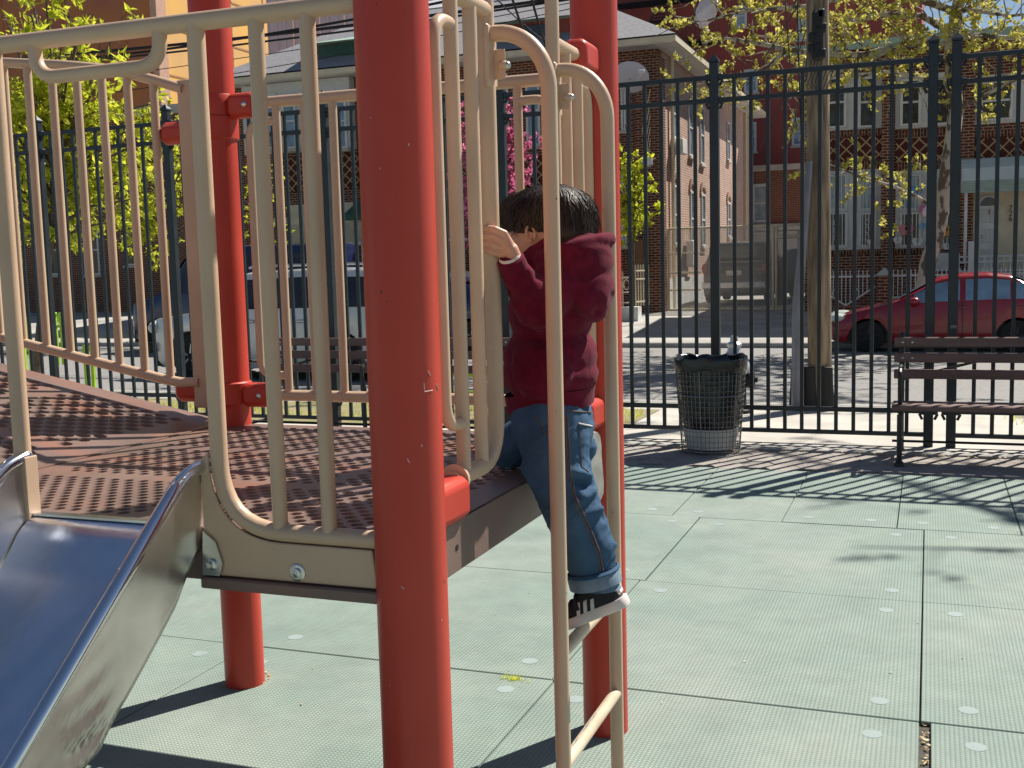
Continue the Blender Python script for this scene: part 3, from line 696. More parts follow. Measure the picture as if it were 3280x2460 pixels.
# ================================================================ CHILD
from mathutils import noise
from mathutils.bvhtree import BVHTree
def c3(x,y,Y): return at(1500+x*.5425,500+y*.5425,Y=Y)
def c6(x,y,Y): return at(1100+x*.4521,1300+y*.4521,Y=Y)
def cap_(b,p,q,ra,rb,sy=1,n=18):
    p,q=Vector(p),Vector(q); d=q-p; L=d.length; t=d.normalized() if L>1e-6 else Vector((0,0,1)); pts=[];rs=[]
    for k in range(6): a=R(90*(1-k/6)); pts.append(p-t*ra*math.sin(a)); rs.append(max(.0005,ra*math.cos(a)))
    for k in range(5): pts.append(p+d*(k/4)); rs.append(ra+(rb-ra)*k/4)
    for k in range(1,7): a=R(90*k/6); pts.append(q+t*rb*math.sin(a)); rs.append(max(.0005,rb*math.cos(a)))
    b.tube(pts,rs,n); return b
def ell_(b,c,r,rot=None,n=28,m=16):
    c=Vector(c); vs=[]
    for j in range(m+1):
        th=math.pi*j/m
        for k in range(n):
            ph=2*math.pi*k/n; v=Vector((r[0]*max(.004,math.sin(th))*math.cos(ph),r[1]*max(.004,math.sin(th))*math.sin(ph),r[2]*math.cos(th)))
            vs.append((rot@v if rot else v)+c)
    b.add(vs,[(i*n+k,(i+1)*n+k,(i+1)*n+(k+1)%n,i*n+(k+1)%n) for i in range(m) for k in range(n)]+[tuple(range(n)),tuple(m*n+k for k in reversed(range(n)))]); return b
def remesh(b,name,m,parent,vox,smooth=4,fn=None):
    o=b.build(name,m,None); 
    md_=o.modifiers.new('r','REMESH'); md_.mode='VOXEL'; md_.voxel_size=vox; md_.use_smooth_shade=True
    if smooth: sm=o.modifiers.new('s','SMOOTH'); sm.iterations=smooth; sm.factor=.5
    dg=bpy.context.evaluated_depsgraph_get(); dg.update(); me=bpy.data.meshes.new_from_object(o.evaluated_get(dg)); me.name=name
    o.modifiers.clear(); o.data=me
    if fn:
        nn=[v.normal.copy() for v in me.vertices]
        for v,n_2 in zip(me.vertices,nn): v.co=v.co+n_2*fn(v.co,n_2)
        me.update()
    for p in me.polygons: p.use_smooth=True
    if not me.materials: me.materials.append(m)
    if parent: o.parent=parent; o.matrix_parent_inverse=mwi(parent)
    return o
M['skin']=mat('skin',(.60,.33,.22),.5,var=.06,scale=18,sss=.25,bump=.05,bscale=200)
M['hoodie']=mat('maroon fleece',(.145,.009,.028),.95,col2=(.105,.006,.020),scale=60,bump=.35,bscale=420,spec=.1,sheen=.06)
M['denim']=mat('blue denim',(.055,.115,.20),.9,col2=(.038,.085,.155),scale=14,bump=.4,bscale=500,spec=.2,detail=9)
M['denimin']=mat('denim turn up',(.20,.27,.34),.9,col2=(.13,.19,.26),scale=40,bump=.3,bscale=400)
M['stitch']=mat('seam stitching',(.14,.085,.06),.9,var=.3,scale=200)
M['hair']=mat('dark brown hair',(.034,.019,.012),.46,var=.4,scale=60,spec=.45,stretch=(1,1,.3))
M['shoeblack']=mat('black suede',(.018,.02,.026),.85,var=.3,scale=60,bump=.2,bscale=300)
M['soleshade']=mat('shaded grey sole',(.40,.38,.33),.7,var=.2,scale=25)  # greyer than the white rubber, shade put into the sole colour
M['shoewhite']=mat('white shoe rubber',(.66,.60,.56),.55,var=.1,scale=20)
HC=Vector((.062,.622,1.417))
body=MB()
# head, jaw, neck, nose, cheeks, ear
ell_(body,HC+Vector((.008,0,.004)),(.092,.073,.083)); ell_(body,HC+Vector((-.035,0,-.035)),(.055,.058,.055)); ell_(body,HC+Vector((-.058,-.0,-.06)),(.026,.030,.022))
cap_(body,HC+Vector((.02,0,-.05)),HC+Vector((.035,0,-.12)),.045,.047)
ell_(body,HC+Vector((-.062,-.034,-.038)),(.028,.025,.028)); ell_(body,HC+Vector((-.062,.034,-.038)),(.028,.025,.028))
cap_(body,HC+Vector((-.086,0,-.018)),HC+Vector((-.097,0,-.034)),.008,.011); ell_(body,HC+Vector((-.083,0,-.052)),(.012,.019,.006)); ell_(body,HC+Vector((-.080,0,-.061)),(.012,.016,.006))
ear=c3(384,458,.553)
Re=Matrix.Rotation(R(-12),3,'Y')
for k in range(15):
    a=R(-75+300*k/14); 
for k in range(14):
    a0=R(-60+255*k/14); a1=R(-60+255*(k+1)/14)
    f=lambda a:ear+Re@Vector((.0095*math.cos(a),-.004,.0165*math.sin(a)))
    cap_(body,f(a0),f(a1),.0034,.0034,n=8)
ell_(body,ear+Vector((-.001,.004,0)),(.008,.004,.014)); ell_(body,ear+Vector((-.003,-.001,-.017)),(.0055,.004,.005))
# torso core and limbs hidden by clothes keep the body one surface
TC=Vector((.062,.625,1.17))
cap_(body,HC+Vector((.035,0,-.12)),TC,.045,.07); cap_(body,TC,TC+Vector((-.004,0,-.19)),.07,.068)
shL,elL,wrL=c3(560,720,.545),c3(425,900,.50),c3(285,612,.43)
cap_(body,shL,elL,.028,.024); cap_(body,elL,wrL,.024,.0165)
shR=TC+Vector((0,.09,.10)); elR=Vector((.0,.755,1.22)); wrR=Vector((-.03,.80,1.33)); cap_(body,shR,elR,.028,.024); cap_(body,elR,wrR,.024,.016); cap_(body,TC+Vector((0,0,.1)),shL,.05,.028); cap_(body,TC+Vector((0,0,.1)),shR,.05,.028)
lleg=[c6(1500,130,.59),c6(1522,400,.58),c6(1620,700,.575),c6(1735,1000,.575),c6(1800,1240,.58)]
for p_,q_,ra,rb in zip(lleg,lleg[1:],(.055,.048,.038,.034),(.048,.038,.034,.028)): cap_(body,p_,q_,ra,rb)
hipR=Vector((.055,.69,.965)); kneeR=Vector((-.075,.70,.905)); ankR=Vector((.09,.715,.905))
cap_(body,hipR,kneeR,.05,.036); cap_(body,kneeR,ankR,.034,.024)
cap_(body,lleg[0],TC+Vector((-.004,0,-.19)),.055,.06); cap_(body,hipR,TC+Vector((-.004,0,-.19)),.05,.06)
# palm + wrist
hy=.412
kn=[c3(226,462,hy),c3(218,503,hy-.002),c3(208,545,hy),c3(200,583,hy+.004)]
cap_(body,wrL,c3(262,560,.424),.0165,.017)
for k in kn: cap_(body,c3(262,565,.424),k,.0160,.0080,n=12)
thumb=[c3(255,545,.438),c3(205,505,.452),c3(160,492,.466)]
cap_(body,thumb[0],thumb[1],.011,.009,n=10); cap_(body,thumb[1],thumb[2],.009,.0075,n=10)
ptsf=[[(170,436,.401),(118,428,.410),(96,445,.440),(112,455,.455)],[(160,478,.400),(112,478,.410),(90,486,.438),(106,492,.456)],[(155,525,.400),(112,520,.411),(91,526,.438),(106,532,.455)],[(152,570,.402),(114,560,.413),(95,564,.436),(108,568,.450)]]
rf=[.0076,.0076,.0073,.0065]
fing=[]
for k,pf,rr in zip(kn,ptsf,rf):
    pts=[k]+[c3(*q) for q in pf]
    for i in range(len(pts)-1): cap_(body,pts[i],pts[i+1],rr*(1.05-.07*i),rr*(1-.07*i),n=10)
# other hand on the far upright
wr2=Vector((-.02,.835,1.36))
cap_(body,wrR,wr2,.016,.016,n=10)
for k in range(4):
    z=1.385-.016*k; pts=[wr2+Vector((0,0,.01-.004*k)),Vector((.004,.838,z)),Vector((.022,.848,z)),Vector((.022,.874,z)),Vector((.0,.882,z))]
    for i in range(4): cap_(body,pts[i],pts[i+1],.0085,.0078,n=8)
cap_(body,wr2,Vector((-.022,.852,1.375)),.010,.009,n=8); cap_(body,Vector((-.022,.852,1.375)),Vector((-.02,.878,1.378)),.009,.0075,n=8)
person=remesh(body,'person',M['skin'],None,.0019,1)
tag(person,'small dark haired child in maroon hoodie and rolled blue jeans climbing the tan ladder','person')
def cpart(b,name,m,vox,smooth,fn=None,parent=None): return remesh(b,name,m,parent or person,vox,smooth,fn)
# hair
h=MB()
ell_(h,HC+Vector((.004,0,.022)),(.100,.084,.068)); ell_(h,HC+Vector((.040,0,-.012)),(.066,.078,.064)); 
ell_(h,HC+Vector((-.056,0,.034)),(.054,.064,.034)); cap_(h,HC+Vector((.035,-.058,-.01)),HC+Vector((.045,-.050,-.065)),.022,.018); cap_(h,HC+Vector((.062,-.03,-.04)),HC+Vector((.062,.03,-.06)),.038,.034)
# sideburn wedge in front of ear
cap_(h,c3(330,400,.556),c3(345,432,.556),.010,.005,n=10); cap_(h,c3(250,360,.58),c3(290,375,.565),.012,.010,n=10)
hair=cpart(h,'hair',M['hair'],.004,2)
hb=BVHTree.FromObject(hair,bpy.context.evaluated_depsgraph_get())
st=MB(); r_=random.Random(8); crown=HC+Vector((.035,.01,.09))
for i in range(2200):
    th=r_.uniform(0,2*math.pi); d=Vector((math.cos(th),math.sin(th),0)); L=r_.uniform(.10,.19); off=Vector((r_.gauss(0,.02),r_.gauss(0,.02),0)); pts=[]; 
    s0=r_.uniform(.0,.07)
    for k in range(7):
        s_=s0+(L-s0)*k/6; ang=s_/.098
        q=HC+Vector((.015,0,.01))+off*.5+Vector((d.x*math.sin(ang)*.13,d.y*math.sin(ang)*.105,math.cos(ang)*.11))+Vector((r_.gauss(0,.0016),r_.gauss(0,.0016),0))
        loc,nrm,ix,ds=hb.find_nearest(q)
        fly=(i%9==0)*(.004+.006*r_.random())*max(0,k-2)/4; pts.append(loc+nrm*(.0010+.0030*r_.random()+fly+(.004*r_.random() if k==6 else 0)))
    if min(p.z for p in pts)<1.335: continue
    if pts[-1].x<-.045 and pts[-1].z<1.415: continue
    if (pts[-1]-ear).length<.026 and pts[-1].y<.57 : continue
    st.tube(pts,[.0010,.0010,.0010,.0009,.0008,.0006,.0002],4,cap=False)
bb_=BVHTree.FromObject(person,bpy.context.evaluated_depsgraph_get())
for i in range(1100):
    th=r_.uniform(math.radians(95),math.radians(300)); q=HC+Vector((math.cos(th)*.11,math.sin(th)*.10,-.0+r_.uniform(-.01,.035)))
    if math.sin(th)>.3: continue
    loc,nrm,ix,ds=hb.find_nearest(q); P=[loc+nrm*.001]; L=r_.uniform(.006,.018)
    for k in range(1,5):
        q=P[-1]+Vector((r_.gauss(-.0004,.0012),r_.gauss(0,.001),-L/4)); l2,n2,i2,d2=bb_.find_nearest(q)
        if (q-l2).dot(n2)<.0025: q=l2+n2*.0028
        P.append(q)
    if (P[-1]-ear).length<.017 or (P[-2]-ear).length<.014: continue
    if P[-1].z<1.385 and P[-1].x<ear.x-.012: continue
    st.tube(P,[.0011,.001,.0009,.0006,.0002],4,cap=False)
st.build('hair_strands',M['hair'],hair,smooth=True)
# eye (only just visible), eyebrow
for s_ in (-1,1):
    e=MB(); ell_(e,HC+Vector((-.0745,.031*s_,-.012)),(.009,.010,.007)); e.build('eye',M['shoewhite'],person,smooth=True)
    e=MB(); ell_(e,HC+Vector((-.080,.031*s_,-.011)),(.005,.008,.006)); e.build('iris',M['hair'],person,smooth=True)
# hoodie
t=MB()
def fold(v,s=1): return Vector(v)
ell_(t,Vector((.064,.625,1.23)),(.098,.112,.10)); ell_(t,Vector((.058,.625,1.13)),(.106,.112,.085)); ell_(t,Vector((.055,.625,1.085)),(.112,.112,.062))
cap_(t,Vector((.056,.575,1.10)),Vector((.056,.675,1.10)),.085,.085)
cap_(t,Vector((.060,.59,1.29)),Vector((.060,.66,1.29)),.052,.052); cap_(t,HC+Vector((.03,0,-.09)),HC+Vector((.03,0,-.13)),.062,.08)
cap_(t,c3(575,700,.565),c3(430,905,.50),.058,.052); 
cap_(t,c3(430,905,.50),c3(355,800,.475),.052,.043); cap_(t,c3(355,800,.475),c3(268,650,.435),.043,.029)
cap_(t,shR,elR,.052,.045); cap_(t,elR,Vector((-.02,.79,1.31)),.043,.028)
HF=[((590,660,.53),(690,860,.53),.004,.022),((690,860,.53),(765,1000,.54),.005,.018),((770,1015,.54),(650,1150,.53),.007,.012),((620,960,.52),(690,1130,.52),-.009,.014),((745,1165,.55),(630,1185,.52),-.010,.012),((770,1285,.56),(600,1330,.52),.008,.018),((560,690,.53),(800,960,.56),-.007,.010),
((320,600,.42),(440,720,.45),.005,.012),((225,815,.44),(430,715,.46),-.005,.008),((260,760,.42),(400,850,.44),.004,.014),((280,900,.44),(440,900,.46),-.004,.012),((320,1035,.50),(460,1040,.49),-.010,.013),((240,1180,.53),(330,1330,.52),-.006,.014),((330,1330,.52),(300,1480,.52),-.005,.012),((400,1150,.51),(560,1300,.51),.005,.02),((600,1420,.52),(740,1380,.56),.006,.014)]
JF=[((1660,360,.52),(1760,330,.56),.006,.010),((1640,470,.52),(1760,500,.56),.009,.010),((1650,540,.52),(1760,570,.56),-.008,.009),((1660,700,.52),(1790,600,.56),.010,.011),((1700,770,.53),(1830,740,.56),.011,.011),((1690,830,.53),(1840,800,.57),-.007,.010),((1750,880,.54),(1850,850,.57),.006,.009),((1620,560,.52),(1700,640,.53),.007,.012),((1300,450,.55),(1420,620,.53),.006,.015),((1350,380,.55),(1550,300,.52),-.005,.014),((1840,1010,.55),(1925,990,.59),.006,.010),((1650,1000,.54),(1850,1080,.56),-.004,.014),((1640,1150,.55),(1900,1060,.58),.005,.012),((1250,200,.60),(1330,380,.58),-.008,.014),((1200,300,.62),(1300,430,.60),.006,.014)]
def field(F,conv):
    G_=[(conv(*a),conv(*c),h_,w_) for a,c,h_,w_ in F]
    def f(co):
        t=0
        for a,c,h_,w_ in G_:
            d=c-a; q=max(0,min(1,(co-a).dot(d)/d.length_squared)); e=(co-(a+d*q)).length
            if e<3*w_: t+=h_*math.exp(-(e/w_)**2)
        return t*1.25
    return f
hfield=field(HF,c3); jfield=field(JF,c6)
# hood lying on the back
ell_(t,c3(700,625,.60),(.062,.084,.064)); ell_(t,c3(728,780,.60),(.053,.076,.080),Matrix.Rotation(R(-8),3,'Y')); ell_(t,c3(765,880,.605),(.032,.055,.040))
rim=[]
hc=HC+Vector((.050,0,-.055))
for k in range(25):
    a=2*math.pi*k/24; rim.append(hc+Vector((.086*math.cos(a),.088*math.sin(a),.024*math.cos(a))))
for k in range(24): cap_(t,rim[k],rim[k+1],.0150,.0150,n=10)
cap_(t,c3(360,600,.575),c3(470,520,.555),.018,.014,n=10); cap_(t,c3(350,620,.57),c3(300,700,.60),.02,.02,n=10)
def fh(co,n):
    a=hfield(co)+noise.noise(co*17)*.0018+noise.noise(Vector((co.x*30,co.y*30,co.z*55)))*.0012
    w=noise.noise(Vector((co.x*9+co.z*12,co.y*9,co.z*16-co.x*10))); a+=-.006*max(0,w-.18)*4*.6
    if co.z<1.045: a-=.004
    if hcut(co): a*=.3
    return a
def hcut(co): return (co-c3(268,650,.435)).length<.035
hood=cpart(t,'hoodie',M['hoodie'],.0042,12,fh)
# rib waistband and cuffs
w_=MB(); vs=[]; n=64
for j,(zz,rr) in enumerate(((1.052,1.0),(1.048,.985),(1.032,.965),(1.018,.96),(1.012,.95),(1.010,.90))):
    for k in range(n):
        a=2*math.pi*k/n; q=rr*(1+.008*(k%2)); x=.055+.103*q*math.cos(a); vs.append((x,.625+.106*q*math.sin(a),zz+(x-.055)*.10+.003*math.sin(3*a)))
w_.add(vs,[(i*n+k,i*n+(k+1)%n,(i+1)*n+(k+1)%n,(i+1)*n+k) for i in range(5) for k in range(n)])
w_.build('waistband',M['hoodie'],hood,smooth=True)
w_=MB(); cc=c3(272,640,.435); dr=(wrL-c3(355,800,.475)).normalized()
w_.tube([cc-dr*.020,cc-dr*.012,cc+dr*.012,cc+dr*.016],[.028,.031,.029,.023],24,cap=False); w_.build('cuff',M['hoodie'],hood,smooth=True)
w_=MB(); w_.tube([cc-dr*.01,cc+dr*.018,cc+dr*.0215],[.024,.0235,.021],24,cap=False); w_.build('undershirt_cuff',M['shoewhite'],person,smooth=True)
# jeans
j=MB()
cap_(j,Vector((.058,.590,.985)),Vector((.058,.66,.985)),.083,.083); cap_(j,Vector((.070,.585,.955)),Vector((.066,.66,.96)),.082,.078)
jl=lleg[:4]+[c6(1768,1120,.58)]
for p_,q_,ra,rb in zip(jl,jl[1:],(.080,.074,.067,.062),(.074,.067,.062,.055)): cap_(j,p_,q_,ra,rb)
cap_(j,hipR,kneeR,.072,.052); cap_(j,kneeR,ankR,.048,.044)
def fj(co,n):
    a=jfield(co)+noise.noise(co*20+Vector((5,5,5)))*.003
    w=abs(noise.noise(Vector((co.x*16,co.y*12,co.z*34-co.x*25)))); a+=(.18-w)*.010 if w<.18 else 0
    return a
jeans=cpart(j,'jeans',M['denim'],.0042,5,fj)
cf=c6(1792,1232,.58); ax=(lleg[4]-lleg[3]).normalized(); ax=(ax+Vector((0,0,-.2))).normalized()
w_=MB(); w_.tube([cf-ax*.022,cf-ax*.017,cf+ax*.012,cf+ax*.017,cf+ax*.012],[.056,.060,.0595,.056,.050],32,cap=False); tu=w_.build('turn_up',M['denimin'],jeans,smooth=True)
w_=MB(); w_.tube([cf-ax*.024,cf-ax*.019,cf-ax*.013],[.056,.0625,.058],32,cap=False); w_.build('turn_up_edge',M['denim'],tu,smooth=True)
# surface lines (seams, pocket)
dgx=bpy.context.evaluated_depsgraph_get(); jb=BVHTree.FromObject(jeans,dgx); hbv=BVHTree.FromObject(hood,dgx)
def surf(bv,px,py,o=.0015):
    d=(at(px,py,Y=.6)-CAM).normalized(); loc,nrm,ix,ds=bv.ray_cast(CAM,d)
    return (loc+nrm*o) if loc else None
def seam(bv,pts,conv,r,name,m,pr,dens=10):
    P=[]
    for (x0,y0),(x1,y1) in zip(pts,pts[1:]):
        for k in range(dens):
            q=conv(x0+(x1-x0)*k/dens,y0+(y1-y0)*k/dens); s_=surf(bv,*q)
            if s_ is not None and (not P or (s_-P[-1]).length<.04): P.append(s_)
    if len(P)>2: MB().tube(P,r,6,flat=1).build(name,m,pr,smooth=True)
k6=lambda x,y:(1100+x*.4521,1300+y*.4521); k3=lambda x,y:(1500+x*.5425,500+y*.5425)
seam(jb,[(1598,70),(1612,300),(1625,500),(1660,650),(1755,860),(1830,1050),(1852,1190)],k6,.0016,'side_seam',M['stitch'],jeans)
seam(jb,[(1582,70),(1594,300),(1607,500),(1642,660),(1738,870),(1812,1055),(1834,1190)],k6,.0010,'side_seam',M['stitch'],jeans)
seam(jb,[(1675,128),(1780,150)],k6,.0018,'pocket_seam',M['shoewhite'],jeans); seam(jb,[(1684,135),(1690,300),(1700,440),(1755,480)],k6,.0012,'pocket_seam',M['stitch'],jeans)
seam(jb,[(1600,40),(1700,48),(1772,52)],k6,.0016,'belt_seam',M['stitch'],jeans); seam(jb,[(1380,80),(1430,150),(1445,230)],k6,.0014,'pocket_seam',M['stitch'],jeans)
seam(hbv,[(218,965),(240,962),(238,1050),(222,1050)],k3,.0009,'chest_letter_outline',mat('pale pink thread',(.6,.35,.42),.8),hood)
# shoes
def shoe(o,fwd,up,name,sc=1):
    fwd=fwd.normalized(); side=fwd.cross(up).normalized(); up=side.cross(fwd).normalized()
    Mx=Matrix((fwd,side,up)).transposed()
    W_=lambda s,w,z:o+Mx@Vector((s*sc,w*sc,z*sc*1.08))
    secs=[(-.073,.006),(-.070,.017),(-.061,.026),(-.04,.030),(-.01,.030),(.02,.033),(.05,.036),(.075,.033),(.092,.024),(.099,.010)]
    b=MB(); vs=[]; n=20
    for z,k_ in ((0,.96),(.004,1.04),(.016,1.05),(.021,1.0)):
        ring=[(s,w*k_) for s,w in secs]+[(s,-w*k_) for s,w in reversed(secs)]
        vs+=[W_(s*(1.0 if k_<1 else 1.02),w,z+(.004 if s>.085 else 0)) for s,w in ring]
    m=len(secs)*2
    b.add(vs,[(i*m+k,i*m+(k+1)%m,(i+1)*m+(k+1)%m,(i+1)*m+k) for i in range(3) for k in range(m)]+[tuple(range(m)),tuple(3*m+k for k in range(m))])
    root=b.build(name+'',M['shoeblack'],person,smooth=True); root.data.materials.clear(); root.data.materials.append(M['shoewhite'])
    hs=[.062,.080,.086,.088,.080,.062,.044,.035,.028,.020]; b=MB(); vs=[]; q=14
    for (s,w),hh in zip(secs,hs):
        s2=s*.96
        for k in range(q+1):
            a=math.pi*k/q; vs.append(W_(s2+(.004 if s<0 else 0),w*.97*math.cos(a)*(1 if hh<.045 else 1),.016+(hh-.016)*max(0,math.sin(a))**.62))
    b.add(vs,[(i*(q+1)+k,i*(q+1)+k+1,(i+1)*(q+1)+k+1,(i+1)*(q+1)+k) for i in range(len(secs)-1) for k in range(q)]+[tuple(range(q+1)),tuple((len(secs)-1)*(q+1)+k for k in range(q+1))])
    up_=b.build('upper',M['shoeblack'],root,smooth=True,ang=60)
    for sg in (-1,1):
        for k in range(3):
            s0=-.012+.017*k; b=MB(); 
            pts=[W_(s0+.006-.012*t_,sg*(.0325 - .0020*t_ + (.0025 if s0>0.005 else 0) -.010*t_**4*1.0),.020+.030*t_) for t_ in (0,.35,.7,1)]
            pts2=[p_+Mx@Vector((.0085,0,0)) for p_ in pts]; vs=[]; 
            for a_,c_ in zip(pts,pts2): vs+=[a_,c_,a_+Mx@Vector((0,-sg*.004,0)),c_+Mx@Vector((0,-sg*.004,0))]
            fs=[]
            for i in range(3): a0=i*4; fs+=[(a0,a0+1,a0+5,a0+4),(a0+2,a0+6,a0+7,a0+3),(a0,a0+4,a0+6,a0+2),(a0+1,a0+3,a0+7,a0+5)]
            b.add(vs,fs+[(0,2,3,1),(12,13,15,14)]); b.build('stripe',M['shoewhite'],root,smooth=False)
    for s0 in (.028,.048):
        b=MB(); b.tube([W_(s0,.033*math.cos(R(a_)),.02+(.040-(s0-.028)*.6)*math.sin(R(a_))**.7) for a_ in (8,30,60,90,120,150,172)],.0045,8); b.build('strap',M['shoeblack'],root,smooth=True)
    b=MB(); b.cbox(W_(-.066,0,.042),(.010,.030,.034),.004,M=Mx); b.build('heel_tab',M['shoewhite'],root,smooth=True)
    # sock
    return root
hl=c6(2035,1412,.585); tp=c6(1597,1578,.585); tipd=(tp-hl).normalized()
shoe(hl+tipd*.074,tipd,Vector((0,0,1)),'shoe',1.02)
sh2=shoe(Vector((.126,.738,.866)),Vector((.03,-.05,-1)),Vector((-1,.25,-.1)),'shoe'); sh2.data.materials.clear(); sh2.data.materials.append(M['soleshade'])
# ================================================================ BUILDINGS
def c4(x,y,Y=26): return at(2600+x*.3315,350+y*.3315,Y=Y)
def cg(x,y,Y=27): return at(1950+x*.4821,250+y*.4821,Y=Y)
def window(pr,x0,x1,z0,z1,Y,fr=.07,fm='whitepaint',gm='glass',rail=True,sill=True,ax='Y',dirn=-1,arch=False):
    # frame stands 3 cm proud of the wall plane at Y (ax='Y') or X (ax='X')
    P=lambda u,v,d:(u,Y+dirn*d,v) if ax=='Y' else (Y-dirn*d,u,v)
    def bar(b,u0,u1,v0,v1,d0,d1):
        c=P((u0+u1)/2,(v0+v1)/2,(d0+d1)/2); s=(abs(u1-u0),abs(d1-d0),abs(v1-v0)) if ax=='Y' else (abs(d1-d0),abs(u1-u0),abs(v1-v0)); b.cbox(c,s,.006)
    b=MB(); bar(b,x0,x0+fr,z0,z1,-.05,.045); bar(b,x1-fr,x1,z0,z1,-.05,.045); bar(b,x0+fr,x1-fr,z1-fr,z1,-.05,.043); bar(b,x0+fr,x1-fr,z0,z0+fr*.8,-.05,.043)
    if rail: bar(b,x0+fr,x1-fr,(z0+z1)/2-.025,(z0+z1)/2+.025,-.03,.035)
    w=b.build('window',M[fm],pr)
    g=MB(); bar(g,x0+fr*.5,x1-fr*.5,z0+fr*.5,z1-fr*.5,-.02,.004); g.build('pane',M[gm],w)
    if sill: s_=MB(); bar(s_,x0-.06,x1+.06,z0-.09,z0-.002,-.03,.09); s_.build('sill',M['concrete'],w)
    if arch:
        a=MB(); n=10
        for k in range(n):
            t=math.pi*(k+.5)/n; u=(x0+x1)/2+((x1-x0)/2+.07)*math.cos(t); v=z1+.28*math.sin(t); c=P(u,v,.02); a.cbox(c,(.12,.10,.16) if ax=='Y' else (.05,.14,.16),.01)
        a.build('brick_arch',M['brickside'],w)
    return w
M['curtain']=mat('net curtain behind glass',(.42,.46,.45),.3,col2=(.2,.3,.36),scale=3,spec=.7)
M['darkglass']=mat('dark window glass',(.018,.016,.018),.08,var=.6,scale=3,spec=.7)
M['siding']=mat('pale siding',(.55,.55,.54),.7,var=.05)
M['awning']=mat('pale awning cloth',(.60,.66,.63),.8,var=.06,scale=2)
# ---- attached brick houses left of the driveway
E0=6.66
def house_row(x0,x1,label,corner):
    root=thing('brick_house',((x0+x1)/2,26.5,0),label,'house')
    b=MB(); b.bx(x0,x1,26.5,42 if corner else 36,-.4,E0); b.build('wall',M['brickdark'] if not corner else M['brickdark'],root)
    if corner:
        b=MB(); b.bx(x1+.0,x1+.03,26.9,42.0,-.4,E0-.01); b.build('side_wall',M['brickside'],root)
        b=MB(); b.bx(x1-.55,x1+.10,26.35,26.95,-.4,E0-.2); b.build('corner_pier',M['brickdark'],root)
        b=MB(); b.bx(x1-1.75,x1-1.25,26.32,26.5,-.4,E0-.2); b.build('brick_pier',M['brickdark'],root)
    # eaves
    yb=42.2 if corner else 36.2; xr=x1+.55 if corner else x1-.003; xl=x0-.55 if not corner else x0+.003
    b=MB(); b.bx(xl,xr,25.85,yb,E0,E0+.06); b.build('soffit',M['whitepaint'],root)
    b=MB(); b.bx(xl,xr,25.80,25.88,E0+.02,E0+.16); 
    if corner: b.bx(xr,xr+.08,25.80,yb,E0+.02,E0+.16)
    b.build('gutter',M['creampaint'],root)
    # hip roof
    r=MB(); zt=E0+2.35; yr0,yr1=29.6,yb-3.6
    if corner: pk=(xr-3.7,); V=[(xl,25.8,E0+.2),(xr+.08,25.8,E0+.2),(xr+.08,yb,E0+.2),(xl,yb,E0+.2),(xl,yr0,zt),(xr-3.7,yr0,zt),(xr-3.7,yr1,zt),(xl,yr1,zt)]; F=[(0,1,5,4),(1,2,6,5),(2,3,7,6),(3,0,4,7),(4,5,6,7)]
    else: V=[(xl,25.8,E0+.2),(xr,25.8,E0+.2),(xr,yb,E0+.2),(xl,yb,E0+.2),(xl+3.7,yr0,zt),(xr,yr0,zt),(xr,yr1,zt),(xl+3.7,yr1,zt)]; F=[(0,1,5,4),(1,2,6,5),(2,3,7,6),(3,0,4,7),(4,5,6,7)]
    r.add(V,F); r.build('roof',M['roof'],root)
    return root
hA=house_row(-18.35,-11.95,'brick house with grey hip roof and green louvred dormer seen between the tan bars',False)
hB=house_row(-11.95,-5.68,'brick house with long sunlit side wall beside the driveway behind the red post',True)
def dormer(root,cx,w,z0,z1,zt,front,fm,y=26.6,yb=30.5):
    b=MB(); b.bx(cx-w/2,cx+w/2,y,yb,z0,z1); d=b.build('dormer',M[fm],root)
    b=MB(); e=.38; b.add([(cx-w/2-e,y-e,z1),(cx+w/2+e,y-e,z1),(cx+w/2+e,yb,z1),(cx-w/2-e,yb,z1),(cx,y+1.1,zt),(cx,yb,zt)],[(0,1,4),(1,2,5,4),(3,0,4,5),(0,3,2,1)]); b.build('dormer_roof',M['roofgreen'],d)
    if front=='louvre':
        b=MB()
        for k in range(9): b.box((cx,y-.03,z0+.12+(z1-z0-.24)*k/8),(w*.6,.05,.045))
        b.build('louvre',M['green'],d)
    else:
        b=MB(); b.cbox((cx-w*.12,y-.02,(z0+z1)/2),(w*.55,.05,(z1-z0)*.62),.01); b.build('dormer_window',M['darkglass'],d)
a1=at(1030,125,Y=26.6); a2=at(1160,210,Y=26.6); dormer(hA,(a1.x+a2.x)/2+.1,1.5,at(1100,205,Y=26.6).z,at(1100,140,Y=26.6).z,at(1110,92,Y=26.6).z,'louvre','green')
dormer(hB,at(1722,70,Y=26.6).x,2.0,at(1722,128,Y=26.6).z,at(1722,72,Y=26.6).z,at(1722,30,Y=26.6).z,'win','redwall')
def rect(x0,y0,x1,y1,Y=26.5): a,c=at(x0,y0,Y=Y),at(x1,y1,Y=Y); return a.x,c.x,at((x0+x1)/2,y1,Y=Y).z,at((x0+x1)/2,y0,Y=Y).z
